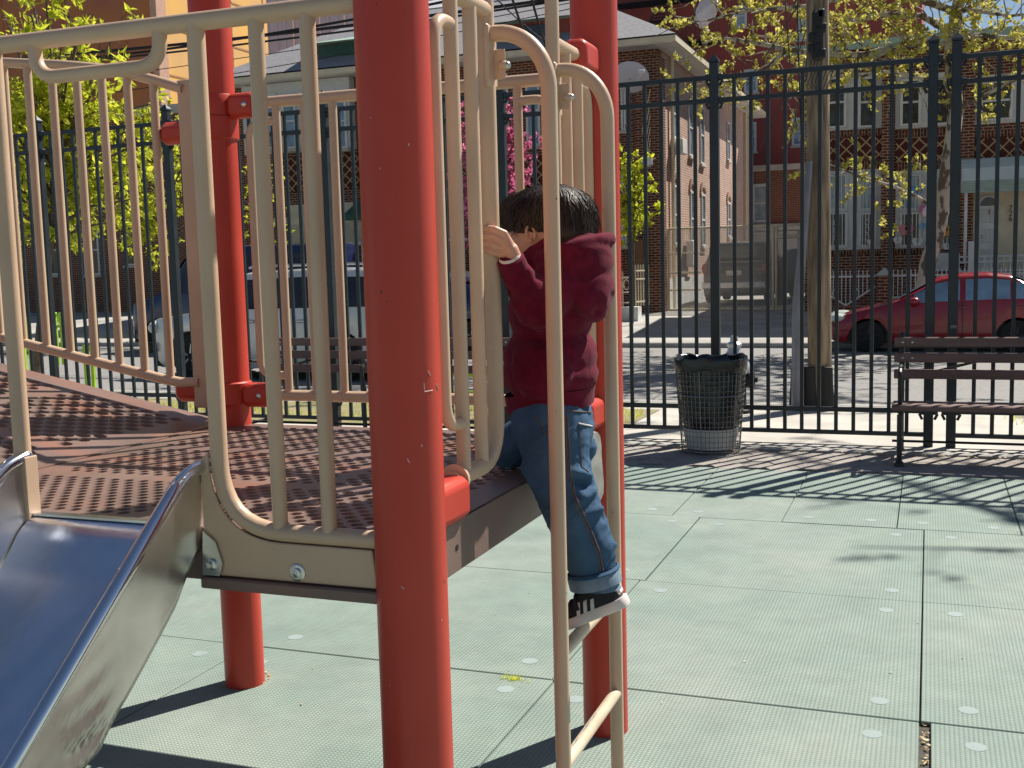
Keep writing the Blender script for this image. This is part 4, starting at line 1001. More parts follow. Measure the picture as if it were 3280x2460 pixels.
# house A: upper white bay with windows
X0,X1,Z0,Z1=rect(800,300,1150,490); b=MB(); b.bx(X0,X1,26.2,26.5,Z0,E0-.02); b.build('bay_cladding',M['siding'],hA)
for (xa,xb) in ((870,920),(928,980),(1030,1075),(1082,1140)): 
    X0,X1,Z0,Z1=rect(xa,305,xb,480); window(hA,X0,X1,Z0,Z1,26.19,gm='glassblue')
X0,X1,Z0,Z1=rect(905,500,1160,610); b=MB(); b.bx(X0,X1,26.46,26.5,Z0,Z1); b.build('diamond_panel',M['brickdia'],hA)
X0,X1,Z0,Z1=rect(900,612,1300,700); b=MB(); b.bx(X0,X1,25.0,25.1,Z0-.2,Z0-.0); b.bx(X0,X0+.25,25.0,25.25,-.3,Z0-.2); b.bx(X0+2,X0+2.25,25.0,25.25,-.3,Z0-.2); b.build('porch_frame',M['creampaint'],hA)
X0,X1,Z0,Z1=rect(930,650,1290,790); b=MB(); b.bx(X0,X1,26.42,26.5,Z0,Z1); b.build('porch_wall',M['creampaint'],hA)
b=MB(); zz=at(1100,800,Y=24.2)
for k in range(34): b.box((-17.0+k*.22,24.2,zz.z-.3),(.04,.04,.9))
b.bx(-17.1,-9.4,24.18,24.22,zz.z+.12,zz.z+.18); b.bx(-17.1,-9.4,24.15,24.25,-.2,zz.z-.65); pf=b.build('yard_fence',M['whitepaint']); tag(pf,'low white railing on a pale kerb wall in front of the brick houses left','fence')
g=at(1150,600,Y=24.9); b=MB(); b.add([(g.x-.35,24.7,at(1115,690,Y=24.7).z),(g.x+1.9,24.7,at(1115,690,Y=24.7).z),(g.x+1.9,26.4,at(1150,565,Y=26.4).z),(g.x+.1,26.4,at(1150,565,Y=26.4).z),(g.x-.35,24.7,at(1115,690,Y=24.7).z-.15),(g.x+1.9,24.7,at(1115,690,Y=24.7).z-.15)],[(0,1,2,3),(0,4,5,1),(0,3,4)]); b.build('door_awning',M['green'],hA)
# house B: front windows in shade, white frames
for r_ in ((1995,262,2014,420),(1995,555,2016,790),(2082,365,2094,440),(2086,555,2099,790),(1560,240,1640,470),(1690,240,1740,470)):
    X0,X1,Z0,Z1=rect(*r_); window(hB,X0,X1,Z0,Z1,26.5,gm='glassblue',fr=.06)
X0,X1,Z0,Z1=rect(1450,500,1990,600); b=MB(); b.bx(X0,X1,26.46,26.5,Z0,Z1); b.build('diamond_panel',M['brickdia'],hB)
for (y0,y1,z0,z1,ar) in ((28.05,28.6,4.6,5.9,0),(30.18,30.79,4.3,5.9,0),(31.85,32.47,4.2,5.9,0),(33.6,34.25,4.15,5.85,0),(36.58,37.1,4.67,5.95,0),(28.12,28.54,1.76,3.35,1),(30.33,30.82,1.73,3.3,1),(31.97,32.57,1.74,3.3,1),(36.62,37.18,2.08,3.25,1)):
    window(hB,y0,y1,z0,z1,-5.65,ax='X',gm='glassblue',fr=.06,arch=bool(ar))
b=MB(); b.tube([(-5.57,27.75,-.3),(-5.57,27.75,E0)],.05,8); b.build('downspout',M['creampaint'],hB)
b=MB(); b.tube([(-5.57,40.3,-.3),(-5.57,40.3,E0)],.05,8); b.build('downspout',M['creampaint'],hB)
b=MB(); b.cbox((-5.5,28.15,4.35),(.35,.6,.4),.02); b.build('air_conditioner',M['whitepaint'],hB)
b=MB(); b.bx(-5.64,-5.58,27.3,36,-.3,.85); b.build('stucco_dado',M['plaster'],hB)
b=MB(); p_=at(2222,815,X=-5.5); b.cbox((-5.5,p_.y,p_.z),(.2,.7,.75),.03); b.build('meter_box',M['whitepaint'],hB)
b=MB(); p_=at(2050,800,Y=26.1); b.cbox(p_,(.34,.2,.5),.02); p_=at(2052,852,Y=26.1); b.cbox(p_,(.42,.22,.42),.02); b.build('mail_box',mat('brown box',(.16,.08,.035),.6),hB)
p_=at(2025,255,Y=25.6); 
# satellite dish
d=thing('satellite_dish',p_,'grey satellite dish under the eave at the house corner','satellite dish')
Md=Matrix.Rotation(R(-55),3,'X'); b=MB(); b.lathe([(.42,.09),(.36,.05),(.2,.015),(.02,0),(.02,-.012),(.2,.002),(.36,.037),(.425,.082)],p_,n=28,sx=1.1,M=Md); b.build('reflector',M['greyclad'],d,smooth=True)
b=MB(); b.tube([Vector(p_)+Vector((0,0,-.25)),Vector(p_)+Vector((.3,-.45,-.15)),Vector(p_)+Vector((.42,-.5,.02))],.015,6); b.cbox(Vector(p_)+Vector((.42,-.5,.06)),(.16,.1,.1),.02); b.build('receiver_arm',M['whitepaint'],d)
# cables and lamp on corner
b=MB()
for k in range(5): 
    q0=at(2090,290+40*k,Y=26.2); q1=at(2075+8*k,470+10*k,Y=26.1); b.tube([q0,(q0+q1)/2+Vector((-.15,0,-.3)),q1],.012,5)
b.build('wall_cable',M['creampaint'],hB)
b=MB(); q=at(2078,520,Y=26.0); b.cbox(q,(.3,.25,.3),.06); b.build('wall_lamp',M['silverpaint'],hB)
# ---- front gate of house B
fg=thing('ornate_gate',at(2000,990,Y=24.3),'cream ornamental iron gate and railing by the brick corner','gate')
b=MB()
xa,xb=at(1990,1000,Y=24.3).x,at(2026,1000,Y=24.3).x; zt=at(2010,885,Y=24.3).z; zb=at(2010,985,Y=24.3).z
n=9; xl=xa-1.2
for k in range(n): x=xl+(xb-xl)*k/(n-1); b.tube([(x,24.3,zb),(x,24.3,zt+.1)],.02,6)
for z in (zb+.1,zt-.05,zt-.4): b.tube([(xl,24.3,z),(xb,24.3,z)],.02,6)
for k in range(n-1):
    x=xl+(xb-xl)*(k+.5)/(n-1); b.tube([(x+.07*math.cos(t),24.3,zt-.22+.12*math.sin(t)) for t in [6.283*i/12 for i in range(13)]],.014,5,cap=False)
b.build('railing',M['creampaint'],fg)
b=MB(); x0,x1=at(2044,1000,Y=24.6).x,at(2066,1000,Y=24.6).x
for k in range(6): x=x0+(x1-x0)*k/5; b.tube([(x,24.6+.12*k,zb),(x,24.6+.12*k,zt+.25)],.02,6)
for z in (zb+.1,zt-.1,zt+.1): b.tube([(x0,24.6,z),(x1,25.2,z)],.022,6)
b.build('gate_leaf',M['creampaint'],fg)
b=MB(); b.bx(xl,x1,24.1,24.45,-.35,zb); b.build('low_wall',M['plaster'],fg)
# ---- mesh driveway gate
mgm=bpy.data.materials.new('fine mesh screen'); mgm.use_nodes=True; n_=mgm.node_tree.nodes; l_=mgm.node_tree.links
t_=n_.new('ShaderNodeBsdfTransparent'); mx_=n_.new('ShaderNodeMixShader'); mx_.inputs[0].default_value=.44; l_.new(t_.outputs[0],mx_.inputs[1]); l_.new(n_['Principled BSDF'].outputs[0],mx_.inputs[2]); l_.new(mx_.outputs[0],n_['Material Output'].inputs[0]); n_['Principled BSDF'].inputs['Base Color'].default_value=(.60,.55,.47,1); n_['Principled BSDF'].inputs['Roughness'].default_value=.8
mg=thing('mesh_gate',(-3.9,27,0),'tall pale framed wire mesh gate across the driveway','gate')
x0,x1,xd,xe=-5.55,-2.86,-2.78,-1.9; zt=2.14
b=MB()
for x in (x0,x1,xd,xe): b.tube([(x,27,-.05),(x,27,zt)],.035,8)
b.tube([(x0,27,zt),(xe,27,zt)],.03,8); b.tube([(x0,27,.03),(x1,27,.03)],.03,8); b.tube([(x0,27,1.0),(-4.7,27,1.0)],.025,6); b.tube([(x0,27,.55),(-4.7,27,.55)],.025,6); b.tube([(xd,27,1.85),(xe,27,1.85)],.05,6); b.tube([(xd,27,.03),(xe,27,.03)],.03,6); b.tube([(x0,27,1.5),(-4.6,27,1.5)],.02,6)
b.build('gate_frame',M['creampaint'],mg)
b=MB(); b.add([(x0,27.02,.03),(xe,27.02,.03),(xe,27.02,zt),(x0,27.02,zt)],[(0,1,2,3)]); b.build('mesh_screen',mgm,mg,fix=False)
# ---- back garage building
gb=thing('garage_building',(-4,43,0),'small red brick rear building with one white window behind the driveway','building')
X0,X1,Z0,Z1=rect(2375,550,2580,1010,43); b=MB(); b.bx(X0,X1,43,47,-.2,Z1); b.build('wall',M['brickfar'],gb)
b=MB(); b.bx(X0-.1,X1+.1,42.9,47.1,Z1,Z1+.22); b.build('parapet',M['concrete'],gb)
x_0,x_1,z_0,z_1=rect(2413,592,2470,716,43); window(gb,x_0,x_1,z_0,z_1,43,gm='curtain',fr=.12)
x_0,x_1,z_0,z_1=rect(2396,742,2560,850,43); b=MB()
for k in range(14): b.box(((x_0+x_1)/2,42.94,z_0+(z_1-z_0)*k/14),(x_1-x_0,.08,.10))
b.bx(x_0,x_1,42.93,42.99,z_0-2.2,z_0); b.bx(x_0-.1,x_1+.1,42.8,42.98,z_1,z_1+.25); b.build('slatted_door',M['siding'],gb)
# ---- red painted apartment blocks
ra=thing('apartment_block',(-20,46,0),'lower brick red apartment block behind the roof dormers','building')
X0=at(1300,45,Y=46).x; X1=at(1808,20,Y=46).x; Z=at(1500,30,Y=46).z; b=MB(); b.bx(X0,X1,46,60,-.5,Z); b.build('wall',M['redwall'],ra)
b=MB(); b.bx(X0-.1,X1+.12,45.9,60.1,Z,Z+.18); b.build('coping',M['roof'],ra)
for q in ((1412,150,1440,215),(1480,150,1500,205)): x_0,x_1,z_0,z_1=rect(*q,46); window(ra,x_0,x_1,z_0,z_1,46,fm='siding',gm='glassblue',fr=.1)
rb=thing('apartment_block',(-8,48,0),'tall brick red apartment block with black fire escape behind the driveway','building')
X0=at(1835,20,Y=48).x; X1=at(2960,20,Y=48).x; b=MB(); b.bx(X0,X1,48,62,-.5,17.5); b.build('wall',M['redwall'],rb)
for q in ((2028,84,2068,130),(2075,84,2114,128),(2120,-20,2160,8),(2390,225,2435,300),(2392,395,2430,490),(2543,380,2600,470),(2360,20,2400,90),(2560,60,2610,130)): x_0,x_1,z_0,z_1=rect(*q,48); window(rb,x_0,x_1,z_0,z_1,48,fm='siding',gm='curtain' if q[1]<100 else 'glassblue',fr=.1)
fe=MB(); a=at(2062,135,Y=46.9); c=at(2112,20,Y=46.9)
for s_ in (0,.55):
    fe.tube([Vector(a)+Vector((s_,0,0)),Vector(c)+Vector((s_,0,0))],.05,6)
for k in range(12): q=Vector(a).lerp(Vector(c),k/11); fe.tube([q,q+Vector((.55,0,0))],.03,5)
for z in (at(2100,8,Y=47).z,at(2100,150,Y=47).z):
    for k in range(9): fe.tube([(a.x-1.2,46.8+.13*k,z),(a.x+3.4,46.8+.13*k,z)],.025,5)
    for k in range(24): fe.tube([(a.x-1.2+.2*k,46.8,z),(a.x-1.2+.2*k,46.8,z+.95)],.015,4)
    fe.tube([(a.x-1.2,46.8,z+.95),(a.x+3.4,46.8,z+.95)],.03,5)
fe.build('fire_escape',M['blackiron'],rb)
# ---- house 726
h7=thing('brick_house',(1,26,0),'two storey red brick house numbered 726 with pale awning over its white door','house')
XL7=at(2600,400,Y=26).x-.1; ZT=at(2700,165,Y=26).z
b=MB(); b.bx(XL7,7.5,26,36,-.4,ZT); b.build('wall',M['brickdark'],h7)
def band(xa,xb,ya,yb,mk,nm,pr=.02):
    p,q=c4(xa,ya),c4(xb,yb); zz1=c4((xa+xb)/2,ya).z; zz0=c4((xa+xb)/2,yb).z; b=MB(); b.bx(p.x,q.x,26-pr,26.05,zz0,zz1); b.build(nm,M[mk],h7)
for (xa,xb) in ((170,704),(832,1440),(1562,2300)):
    band(xa,xb,208,272,'bricksold','soldier_course',.025); band(xa,xb,285,505,'brickdia','diamond_panel',.02)
    if xa<1500: band(xa,xb,515,598,'bricksold','soldier_course',.025)
band(170,1120,1365,1410,'bricksold','soldier_course',.025)
for (xa,xb) in ((706,792),(1450,1562)): band(xa,xb,-500,1700,'brickdark','brick_pier',.12)
def win4(xa,ya,xb,yb,gm,fr=.06,bars=0,rail=False):
    p,q=c4(xa,(ya+yb)/2),c4(xb,(ya+yb)/2); z1=c4((xa+xb)/2,ya).z; z0=c4((xa+xb)/2,yb).z
    w=window(h7,p.x,q.x,z0,z1,25.97,fr=fr,gm=gm,rail=rail,sill=False)
    if bars:
        b=MB(); n=bars
        for k in range(n): x=p.x+fr+(q.x-p.x-2*fr)*(k+.5)/n; b.tube([(x,25.86,z0),(x,25.86,z1)],.011,5)
        for z in (z0+.06,z1-.05): b.tube([(p.x,25.86,z),(q.x,25.86,z)],.011,5)
        if bars>=3:
            xm=(p.x+q.x)/2
            for dz in (.25,.42,.6): b.tube([(xm+.05*math.cos(t)*(1-t/9),25.85,z0+dz+.07*math.sin(t)) for t in [i*.6 for i in range(10)]],.008,4)
        b.build('window_bars',M['whitepaint'],w)
    return w
band(120,704,-330,212,'siding','window_surround',.01); band(832,1440,-330,185,'siding','window_surround',.01); band(1565,2300,-330,145,'siding','window_surround',.01)
band(120,704,596,1368,'siding','window_surround',.01); band(832,1440,596,1368,'siding','window_surround',.01)
for a_ in ((130,-300,358,196),(470,-300,640,190),(875,-280,1078,172),(1620,-260,1960,125),(1180,-280,1380,165)): win4(*a_,'darkglass',rail=True)
for xa,xb in ((140,366),(475,640),(868,1075),(1180,1370)): win4(xa,640,xb,1000,'curtain',bars=3); win4(xa,1004,xb,1352,'darkglass',bars=4)
# window ornaments: butterflies and stickers
r7=random.Random(6)
for (x,y,cl,s) in ((930,1180,(.55,.2,.22),.16),(1325,1190,(.75,.35,.05),.15),(850,1280,(.6,.6,.58),.10),(1040,1295,(.6,.6,.58),.12),(1330,1340,(.6,.62,.6),.10),(600,870,(.2,.35,.6),.08),(1040,800,(.1,.3,.6),.12),(1100,1140,(.2,.4,.6),.09),(610,900,(.65,.25,.35),.07),(1120,985,(.6,.15,.3),.14),(590,1300,(.6,.55,.5),.09)):
    p=c4(x,y,25.82); b=MB()
    for sg in (-1,1):
        b.lathe([(s*.6,-.006),(s*.6,.006)],(p.x+sg*s*.45,25.82,p.z+s*.25),n=10,axis='Y'); b.lathe([(s*.42,-.006),(s*.42,.006)],(p.x+sg*s*.35,25.81,p.z-s*.35),n=10,axis='Y')
    b.build('window_ornament',mat('ornament colour',cl,.6,scale=30),h7)
# door, surround, awning, numbers
p0,p1=c4(1562,1200),c4(2400,1200); zt=c4(1800,800).z; zb=c4(1800,1560).z
b=MB(); b.bx(p0.x,p1.x,25.93,26.0,-.1,zt); b.build('door_surround',M['creampaint'],h7)
q0,q1=c4(1635,1200,25.9),c4(1800,1200,25.9); zd=c4(1700,945,25.9).z; za=c4(1700,865,25.9).z
b=MB(); b.cbox(((q0.x+q1.x)/2,25.9,(zb-.1+zd)/2),(q1.x-q0.x,.06,zd-zb+.1),.01); dr_=b.build('door',M['whitepaint'],h7)
b=MB()
for k in range(2):
    for j in range(3): b.cbox((q0.x+(q1.x-q0.x)*(.27+.46*k),25.862,zb+.1+(zd-zb)*(.15+.31*j)),((q1.x-q0.x)*.32,.02,(zd-zb)*.22),.008)
b.build('door_panel',M['siding'],dr_)
b=MB(); b.lathe([(.03,0),(.035,.03),(.01,.05)],(q0.x+.06,25.86,zb+.75),n=10,axis='Y',M=Matrix.Scale(-1,3,(0,1,0))); b.build('door_knob',M['bolt'],dr_)
b=MB(); cx=(q0.x+q1.x)/2; rr=(q1.x-q0.x)/2; b.prism([(cx+rr*math.cos(R(a)),zd+.01+(za-zd)*1.0*math.sin(R(a))) for a in range(0,181,15)],25.86,25.92); b.build('fanlight',M['darkglass'],h7)
b=MB(); b.tube([(cx+rr*1.1*math.cos(R(a)),25.86,zd+(za-zd)*1.15*math.sin(R(a))) for a in range(0,181,12)],.025,6); b.build('fanlight_moulding',M['whitepaint'],h7)
e0=c4(1990,1200,25.9); b=MB(); b.cbox((e0.x+.5,25.9,(zb-.1+zd)/2),(.55,.06,zd-zb+.1),.01); b.build('door',M['whitepaint'],h7)
def text(s,px,py,h,pr):
    p=c4(px,py,25.88 if s!='1' else 25.84); cu=bpy.data.curves.new('t','FONT'); cu.body=s; cu.size=h; cu.extrude=.008; cu.align_x='CENTER'; cu.align_y='CENTER'
    o=bpy.data.objects.new('t',cu); S.collection.objects.link(o); me=bpy.data.meshes.new_from_object(o.evaluated_get(bpy.context.evaluated_depsgraph_get())); bpy.data.objects.remove(o)
    n=bpy.data.objects.new('house_number',me); S.collection.objects.link(n); me.materials.append(M['blackiron']); n.location=p; n.rotation_euler=(R(90),0,0); n.parent=pr; n.matrix_parent_inverse=mwi(pr)
text('7',1938,970,.17,h7); text('2',1938,1022,.17,h7); text('6',1938,1074,.17,h7); text('1',1732,1008,.14,h7)
b=MB(); xa=c4(1470,600,25).x; xb=6.2; zt_=c4(1800,480,26).z; zm=c4(1800,690,24.9).z; zl=c4(1800,790,24.75).z
cs=[(25.98,zt_),(25.5,zt_-.05),(25.0,zt_-.28),(24.78,zm),(24.72,zl)]
b.add([(x,y,z) for x in (xa,xb) for y,z in cs]+[(xa,25.98,zl),(xb,25.98,zl)],[(i,i+1,6+i-0,5+i) for i in range(4)]+[(0,1,2,3,4,10)])
aw=b.build('awning',M['awning'],h7)
b=MB()
for k in range(5): z=zm-.02-(zm-zl)*k/5; b.bx(xa,xb,24.70-.0+.012*(4-k)*.9,24.715+.012*(4-k)*.9,z-.03,z)
b.bx(xa-.01,xb,24.68,24.70,zl-.05,zl); b.build('awning_stripe',mat('awning trim green',(.30,.40,.35),.7),aw)
b=MB(); px=c4(1505,1000,24.8).x; b.tube([(px,24.8,c4(1500,1500,24.8).z),(px,24.8,zl)],.035,8); b.build('awning_post',M['whitepaint'],aw)
# stoop railing
st_=MB(); z1=c4(1500,1440,24.8).z; z0=c4(1500,1580,24.8).z; x0=c4(1440,1440,24.8).x
for z in (z1,(z0+z1)/2+.04,z0): st_.tube([(x0,24.8,z),(6,24.8,z)],.025,6)
k=0
while x0+.13*k<6: st_.tube([(x0+.13*k,24.8,z0-(.9 if k>4 else 0)),(x0+.13*k,24.8,z1)],.014,5); k+=1
st_.cbox((c4(1555,1400,24.8).x,24.75,(z1+z0)/2-.3),(.12,.12,1.6),.01)
st_.build('stoop_railing',M['whitepaint'],h7)
b=MB(); b.bx(x0,6.2,24.85,26,-.3,z0-.02); b.build('stoop',M['concrete'],h7)
p=c4(1240,1450,25.8); b=MB(); b.cbox((p.x+.15,25.8,c4(1290,1490,25.8).z),(.62,.3,.42),.02); b.build('planter_box',M['siding'],h7)
# eave / gable roof
ze=ZT; b=MB(); b.add([(XL7-.4,25.3,ze),(7.5,25.3,ze),(7.5,30,ze+.75),(XL7-.4,30,ze+.75),(XL7-.4,25.3,ze-.12),(7.5,25.3,ze-.12)],[(0,1,2,3),(0,4,5,1)]); b.build('roof',M['roofgreen'],h7)
b=MB(); b.bx(XL7-.4,7.5,25.2,25.3,ze-.14,ze+.05); b.build('gutter',M['roofgreen'],h7)
# ---- front yard iron fence with chevrons
yf=thing('front_yard_fence',(0,22.6,-.1),'white iron yard fence with chevron panels and brick pier in front of house 726','fence')
def cy(x,y,Y=22.6): return at(2650+x*.2848,800+y*.2848,Y=Y)
ztop=cy(300,315).z; zb=cy(300,640).z; xs0=cy(-160,400).x; xs1=cy(560,400).x; xm=cy(230,400).x; xp0,xp1=cy(585,400).x,cy(735,400).x
b=MB(); b.tube([(xs0,22.6,ztop),(xs1,22.6,ztop)],.02,6); w2=xs1-xm
b.tube([(xm-w2,22.6,cy(540,430).z),(xm,22.6,zb),(xs1,22.6,cy(540,430).z)],.02,6)
k=-12
while xm+k*.085<xs1:
    x=xm+k*.085*1.0
    if abs(x-xm)<=w2: zz=zb+(cy(540,430).z-zb)*abs(x-xm)/w2; b.tube([(x,22.6,zz),(x,22.6,ztop+.13)],.010,5)
    k+=1
for sg in (-1,1): b.tube([(xm+sg*(.22+.05*math.cos(t*1.1)),22.58,ztop-.33+.13*math.sin(t*.5)-.01*t) for t in [i*.55 for i in range(18)]],.009,4)
x=xp1+.05
while x<6: b.tube([(x,22.6,zb),(x,22.6,ztop+.13)],.010,5); x+=.085
b.tube([(xp1,22.6,ztop),(6,22.6,ztop)],.02,6); b.tube([(xp1,22.6,ztop-.45),(6,22.6,zb+.1)],.02,6)
b.build('railing',M['whitepaint'],yf)
b=MB(); b.bx(xp0,xp1,22.35,22.85,-.4,cy(650,300).z); pr_=b.build('brick_pier',M['brickdark'],yf)
zc=cy(650,300).z; xc=(xp0+xp1)/2; hw=(xp1-xp0)/2+.04; b=MB(); b.add([(xc-hw,22.3,zc),(xc+hw,22.3,zc),(xc+hw,22.9,zc),(xc-hw,22.9,zc),(xc,22.6,cy(655,212).z)],[(0,1,4),(1,2,4),(2,3,4),(3,0,4),(0,3,2,1)]); b.build('pyramid_cap',M['concrete'],pr_)
b=MB(); b.bx(xs0,xs1,22.5,22.7,-.4,zb-.02); b.bx(xp1+.02,6,22.5,22.7,-.4,zb-.02); b.build('low_wall',M['brickdark'],yf)
# ---- big ochre building far left and grey building
ob=thing('school_building',(-45,60,0),'large building with ochre panels, toned brown for shade in front, rising behind the left trees','building')
xc=at(507,40,Y=60).x
b=MB(); b.bx(-95,xc,60,60.5,-1,28); b.build('front_wall',M['ochre_shade'],ob)
def yonx(px,py,X): return at(px,py,X=X)
yb_=at(868,200,X=xc).y
b=MB(); b.bx(xc-.5,xc+.02,60.02,min(yb_,140),-1,28); b.build('side_wall',M['ochre'],ob)
b=MB()
for k in range(8): b.bx(-95,xc,59.96,60,2+3.1*k,2.14+3.1*k)
for k in range(9): b.bx(xc-2.6-5.2*k,xc-2.45-5.2*k,59.96,60,-1,28)
b.build('panel_joint',M['ochre_shade'],ob)
b=MB()
for k in range(8): b.bx(xc+.02,xc+.06,60.0,min(yb_,140),2+3.1*k,2.10+3.1*k)
for k in range(16): b.bx(xc+.02,xc+.06,60+4.2*k,60.12+4.2*k,-1,28)
b.build('panel_joint',mat('ochre joint',(.4,.22,.10),.8),ob)
b=MB(); b.bx(xc-.4,xc+.10,59.9,60.9,-1,28); b.build('corner_strip',mat('rose corner cladding',(.5,.3,.22),.8),ob)
gw=thing('grey_building',(-45,100,0),'tall light grey clad building behind the grey shingle roof','building')
X0,X1=at(866,100,Y=95).x,at(1320,100,Y=95).x; b=MB(); b.bx(X0,X1,95,110,-1,at(1000,-40,Y=95).z); b.build('wall',M['greyclad'],gw)
b=MB()
for k in range(16): b.bx(X0+(X1-X0)*k/16,X0+(X1-X0)*k/16+.12,94.9,95,-1,at(1000,-40,Y=95).z)
b.build('panel_joint',M['siding'],gw)
# dark brick building bottom-left behind trees
lb=thing('brick_building',(-24,30,0),'shadowed dark brick building at street level behind the left trees','building')
X0,X1,Z0,Z1=rect(-900,420,745,1010,30); b=MB(); b.bx(X0,X1,30,36,-.5,Z1); b.build('wall',M['brickdark'],lb)
b=MB(); b.bx(X0-.1,X1+.2,29.8,36.1,Z1,Z1+.3); b.build('cornice',M['concrete'],lb)
for q in ((35,700,80,860),(160,720,230,880),(270,720,330,880),(400,700,450,850),(240,520,300,600),(120,500,170,620),(640,600,700,780)): x_0,x_1,z_0,z_1=rect(*q,30); window(lb,x_0,x_1,z_0,z_1,30,gm='darkglass')
# ================================================================ VEHICLES
M['carred']=mat('dark red car paint',(.26,.008,.018),.22,var=.06,scale=2,coat=.6); M['carsilver']=mat('pale silver car paint',(.72,.72,.70),.3,.2,var=.04,scale=2,coat=.5)
M['carblue']=mat('dark blue car paint',(.012,.02,.07),.22,coat=.6); M['cardark']=mat('dark car paint',(.012,.014,.022),.2,coat=.6); M['cargrey']=mat('dusty grey car paint',(.15,.14,.13),.5,.3)
M['tyre']=mat('tyre rubber',(.012,.012,.012),.85); M['rim']=mat('alloy rim',(.5,.5,.5),.3,.8); M['rimdark']=mat('dark steel rim',(.05,.05,.055),.5,.6); M['lamp']=mat('headlight glass',(.55,.6,.55),.1,spec=.8); M['amber']=mat('amber lens',(.7,.12,.02),.2)
def car(name,ox,oy,oz,L,Wd,prof,belt,wh,wr,label,mk,rim='rim',group=None,rot=0,sc=1,glass='darkglass',tumble=.82,rear=False,frontx=None,cat='car',pill=()):
    # local x 0..L nose to tail (+X), y 0 = near side, +y away; prof: roofline (x,z); belt: beltline (x,z)
    root=thing(name,(ox,oy,oz),label,cat,group)
    Mt=Matrix.Translation((ox,oy,oz))@Matrix.Rotation(rot,4,'Z')@Matrix.Scale(sc,4)
    T=lambda x,y,z: Mt@Vector((x,y,z))
    def li(t,x):
        if x<=t[0][0]: return t[0][1]
        for (a,c),(d,e) in zip(t,t[1:]):
            if x<=d: return c+(e-c)*(x-a)/(d-a)
        return t[-1][1]
    N=110; b=MB(); ring=[]
    for i in range(N+1):
        x=L*i/N; zt=li(prof,x); zb_=.20+(.12*(max(0,.25-x)/.25)**2+.12*(max(0,x-L+.25)/.25)**2)
        ar=0
        for xw in wh:
            q=(wr+.06)**2-(x-xw)**2
            if q>0: ar=max(ar,wr+math.sqrt(q))
        be=min(li(belt,x),zt-.004); e=min(1,min(x,L-x)/.55); e=math.sqrt(max(0,1-(1-e)**2)); hw=Wd/2*(.70+.30*e)
        z1=max(zb_,ar-.02); roof=max(0,zt-be); k=1-(1-tumble)*min(1,roof/.45)
        z_mid=max(z1+.02,(zb_+be)/2+.05); z_m=min(z_mid,be-.01) if z1<be else be-.005
        s=[(hw*.93,zb_ if ar==0 else z1),(hw*.99,max(z1,zb_+.12)),(hw*1.0,max(z_m,z1)),(hw*.965,max(be,z1+.01)),(hw*.95*k,max(be+roof*.86,z1+.012)),(hw*.86*k,be+roof*.97+.0),(hw*.55*k,zt+.012),(0,zt+.018)]
        ring.append([T(x,Wd/2-y,z) for y,z in s]+[T(x,Wd/2+y,z) for y,z in reversed(s[:-1])])
    m=len(ring[0]); b.add([v for r_ in ring for v in r_],[(i*m+k,i*m+k+1,(i+1)*m+k+1,(i+1)*m+k) for i in range(N) for k in range(m-1)]+[tuple(range(m)),tuple(N*m+k for k in range(m))])
    body_=b.build('body',M[mk],root,smooth=True,ang=38)
    # underbody
    b=MB(); c=[T(x,y,z) for x in (.15,L-.15) for y in (.08,Wd-.08) for z in (.22,.55)]; b.add(c,[(0,1,3,2),(4,6,7,5),(0,4,5,1),(2,3,7,6),(0,2,6,4),(1,5,7,3)]); b.build('underbody',M['black'],root)
    # side windows: panels lying on the greenhouse side, between pillars
    def sidept(x,t,side,off):
        zt=li(prof,x); be=li(belt,x); roof=max(.001,zt-be); e=min(1,min(x,L-x)/.55); e=math.sqrt(max(0,1-(1-e)**2)); hw=Wd/2*(.70+.30*e); k=1-(1-tumble)*min(1,roof/.45)
        y=hw*.965+(hw*.95*k-hw*.965)*t; z=be+roof*.86*t; return T(x,Wd/2-side*(y+off),z)
    for (xa,xb) in pill:
        for side in (1,-1):
            b=MB(); n=10; vs=[]
            for i in range(n+1):
                x=xa+(xb-xa)*i/n
                for t in (.06,.5,.94): vs.append(sidept(x,t,side,.006))
            b.add(vs,[(i*3+k,i*3+k+1,(i+1)*3+k+1,(i+1)*3+k) for i in range(n) for k in (0,1)]); b.build('side_window',M[glass],root,smooth=True)
    # windscreen & rear screen
    g=[(prof[i],prof[i+1]) for i in range(len(prof)-1)]
    for (a,c) in g:
        if abs(c[1]-a[1])>.28 and a[0]>.3 and c[0]<L-.02 or (rear and a[0]>L*.8 and abs(c[1]-a[1])>.28):
            b=MB(); vs=[]
            for t in (.08,.5,.92):
                x=a[0]+(c[0]-a[0])*t; z=a[1]+(c[1]-a[1])*t; nx=(a[1]-c[1]); nz=(c[0]-a[0]); ln=math.hypot(nx,nz)
                hwk=Wd/2*(.80-(.10)*abs((t if c[1]>a[1] else 1-t)))
                for y in (-hwk,-hwk*.4,hwk*.4,hwk): vs.append(T(x+nx/ln*.026,Wd/2+y,z+nz/ln*.026+(.004 if abs(y)<hwk*.5 else -.006)))
            b.add(vs,[(i*4+k,i*4+k+1,(i+1)*4+k+1,(i+1)*4+k) for i in (0,1) for k in (0,1,2)]); b.build('windscreen',M[glass],root,smooth=True)
    Rm=Matrix.Rotation(rot,3,'Z')
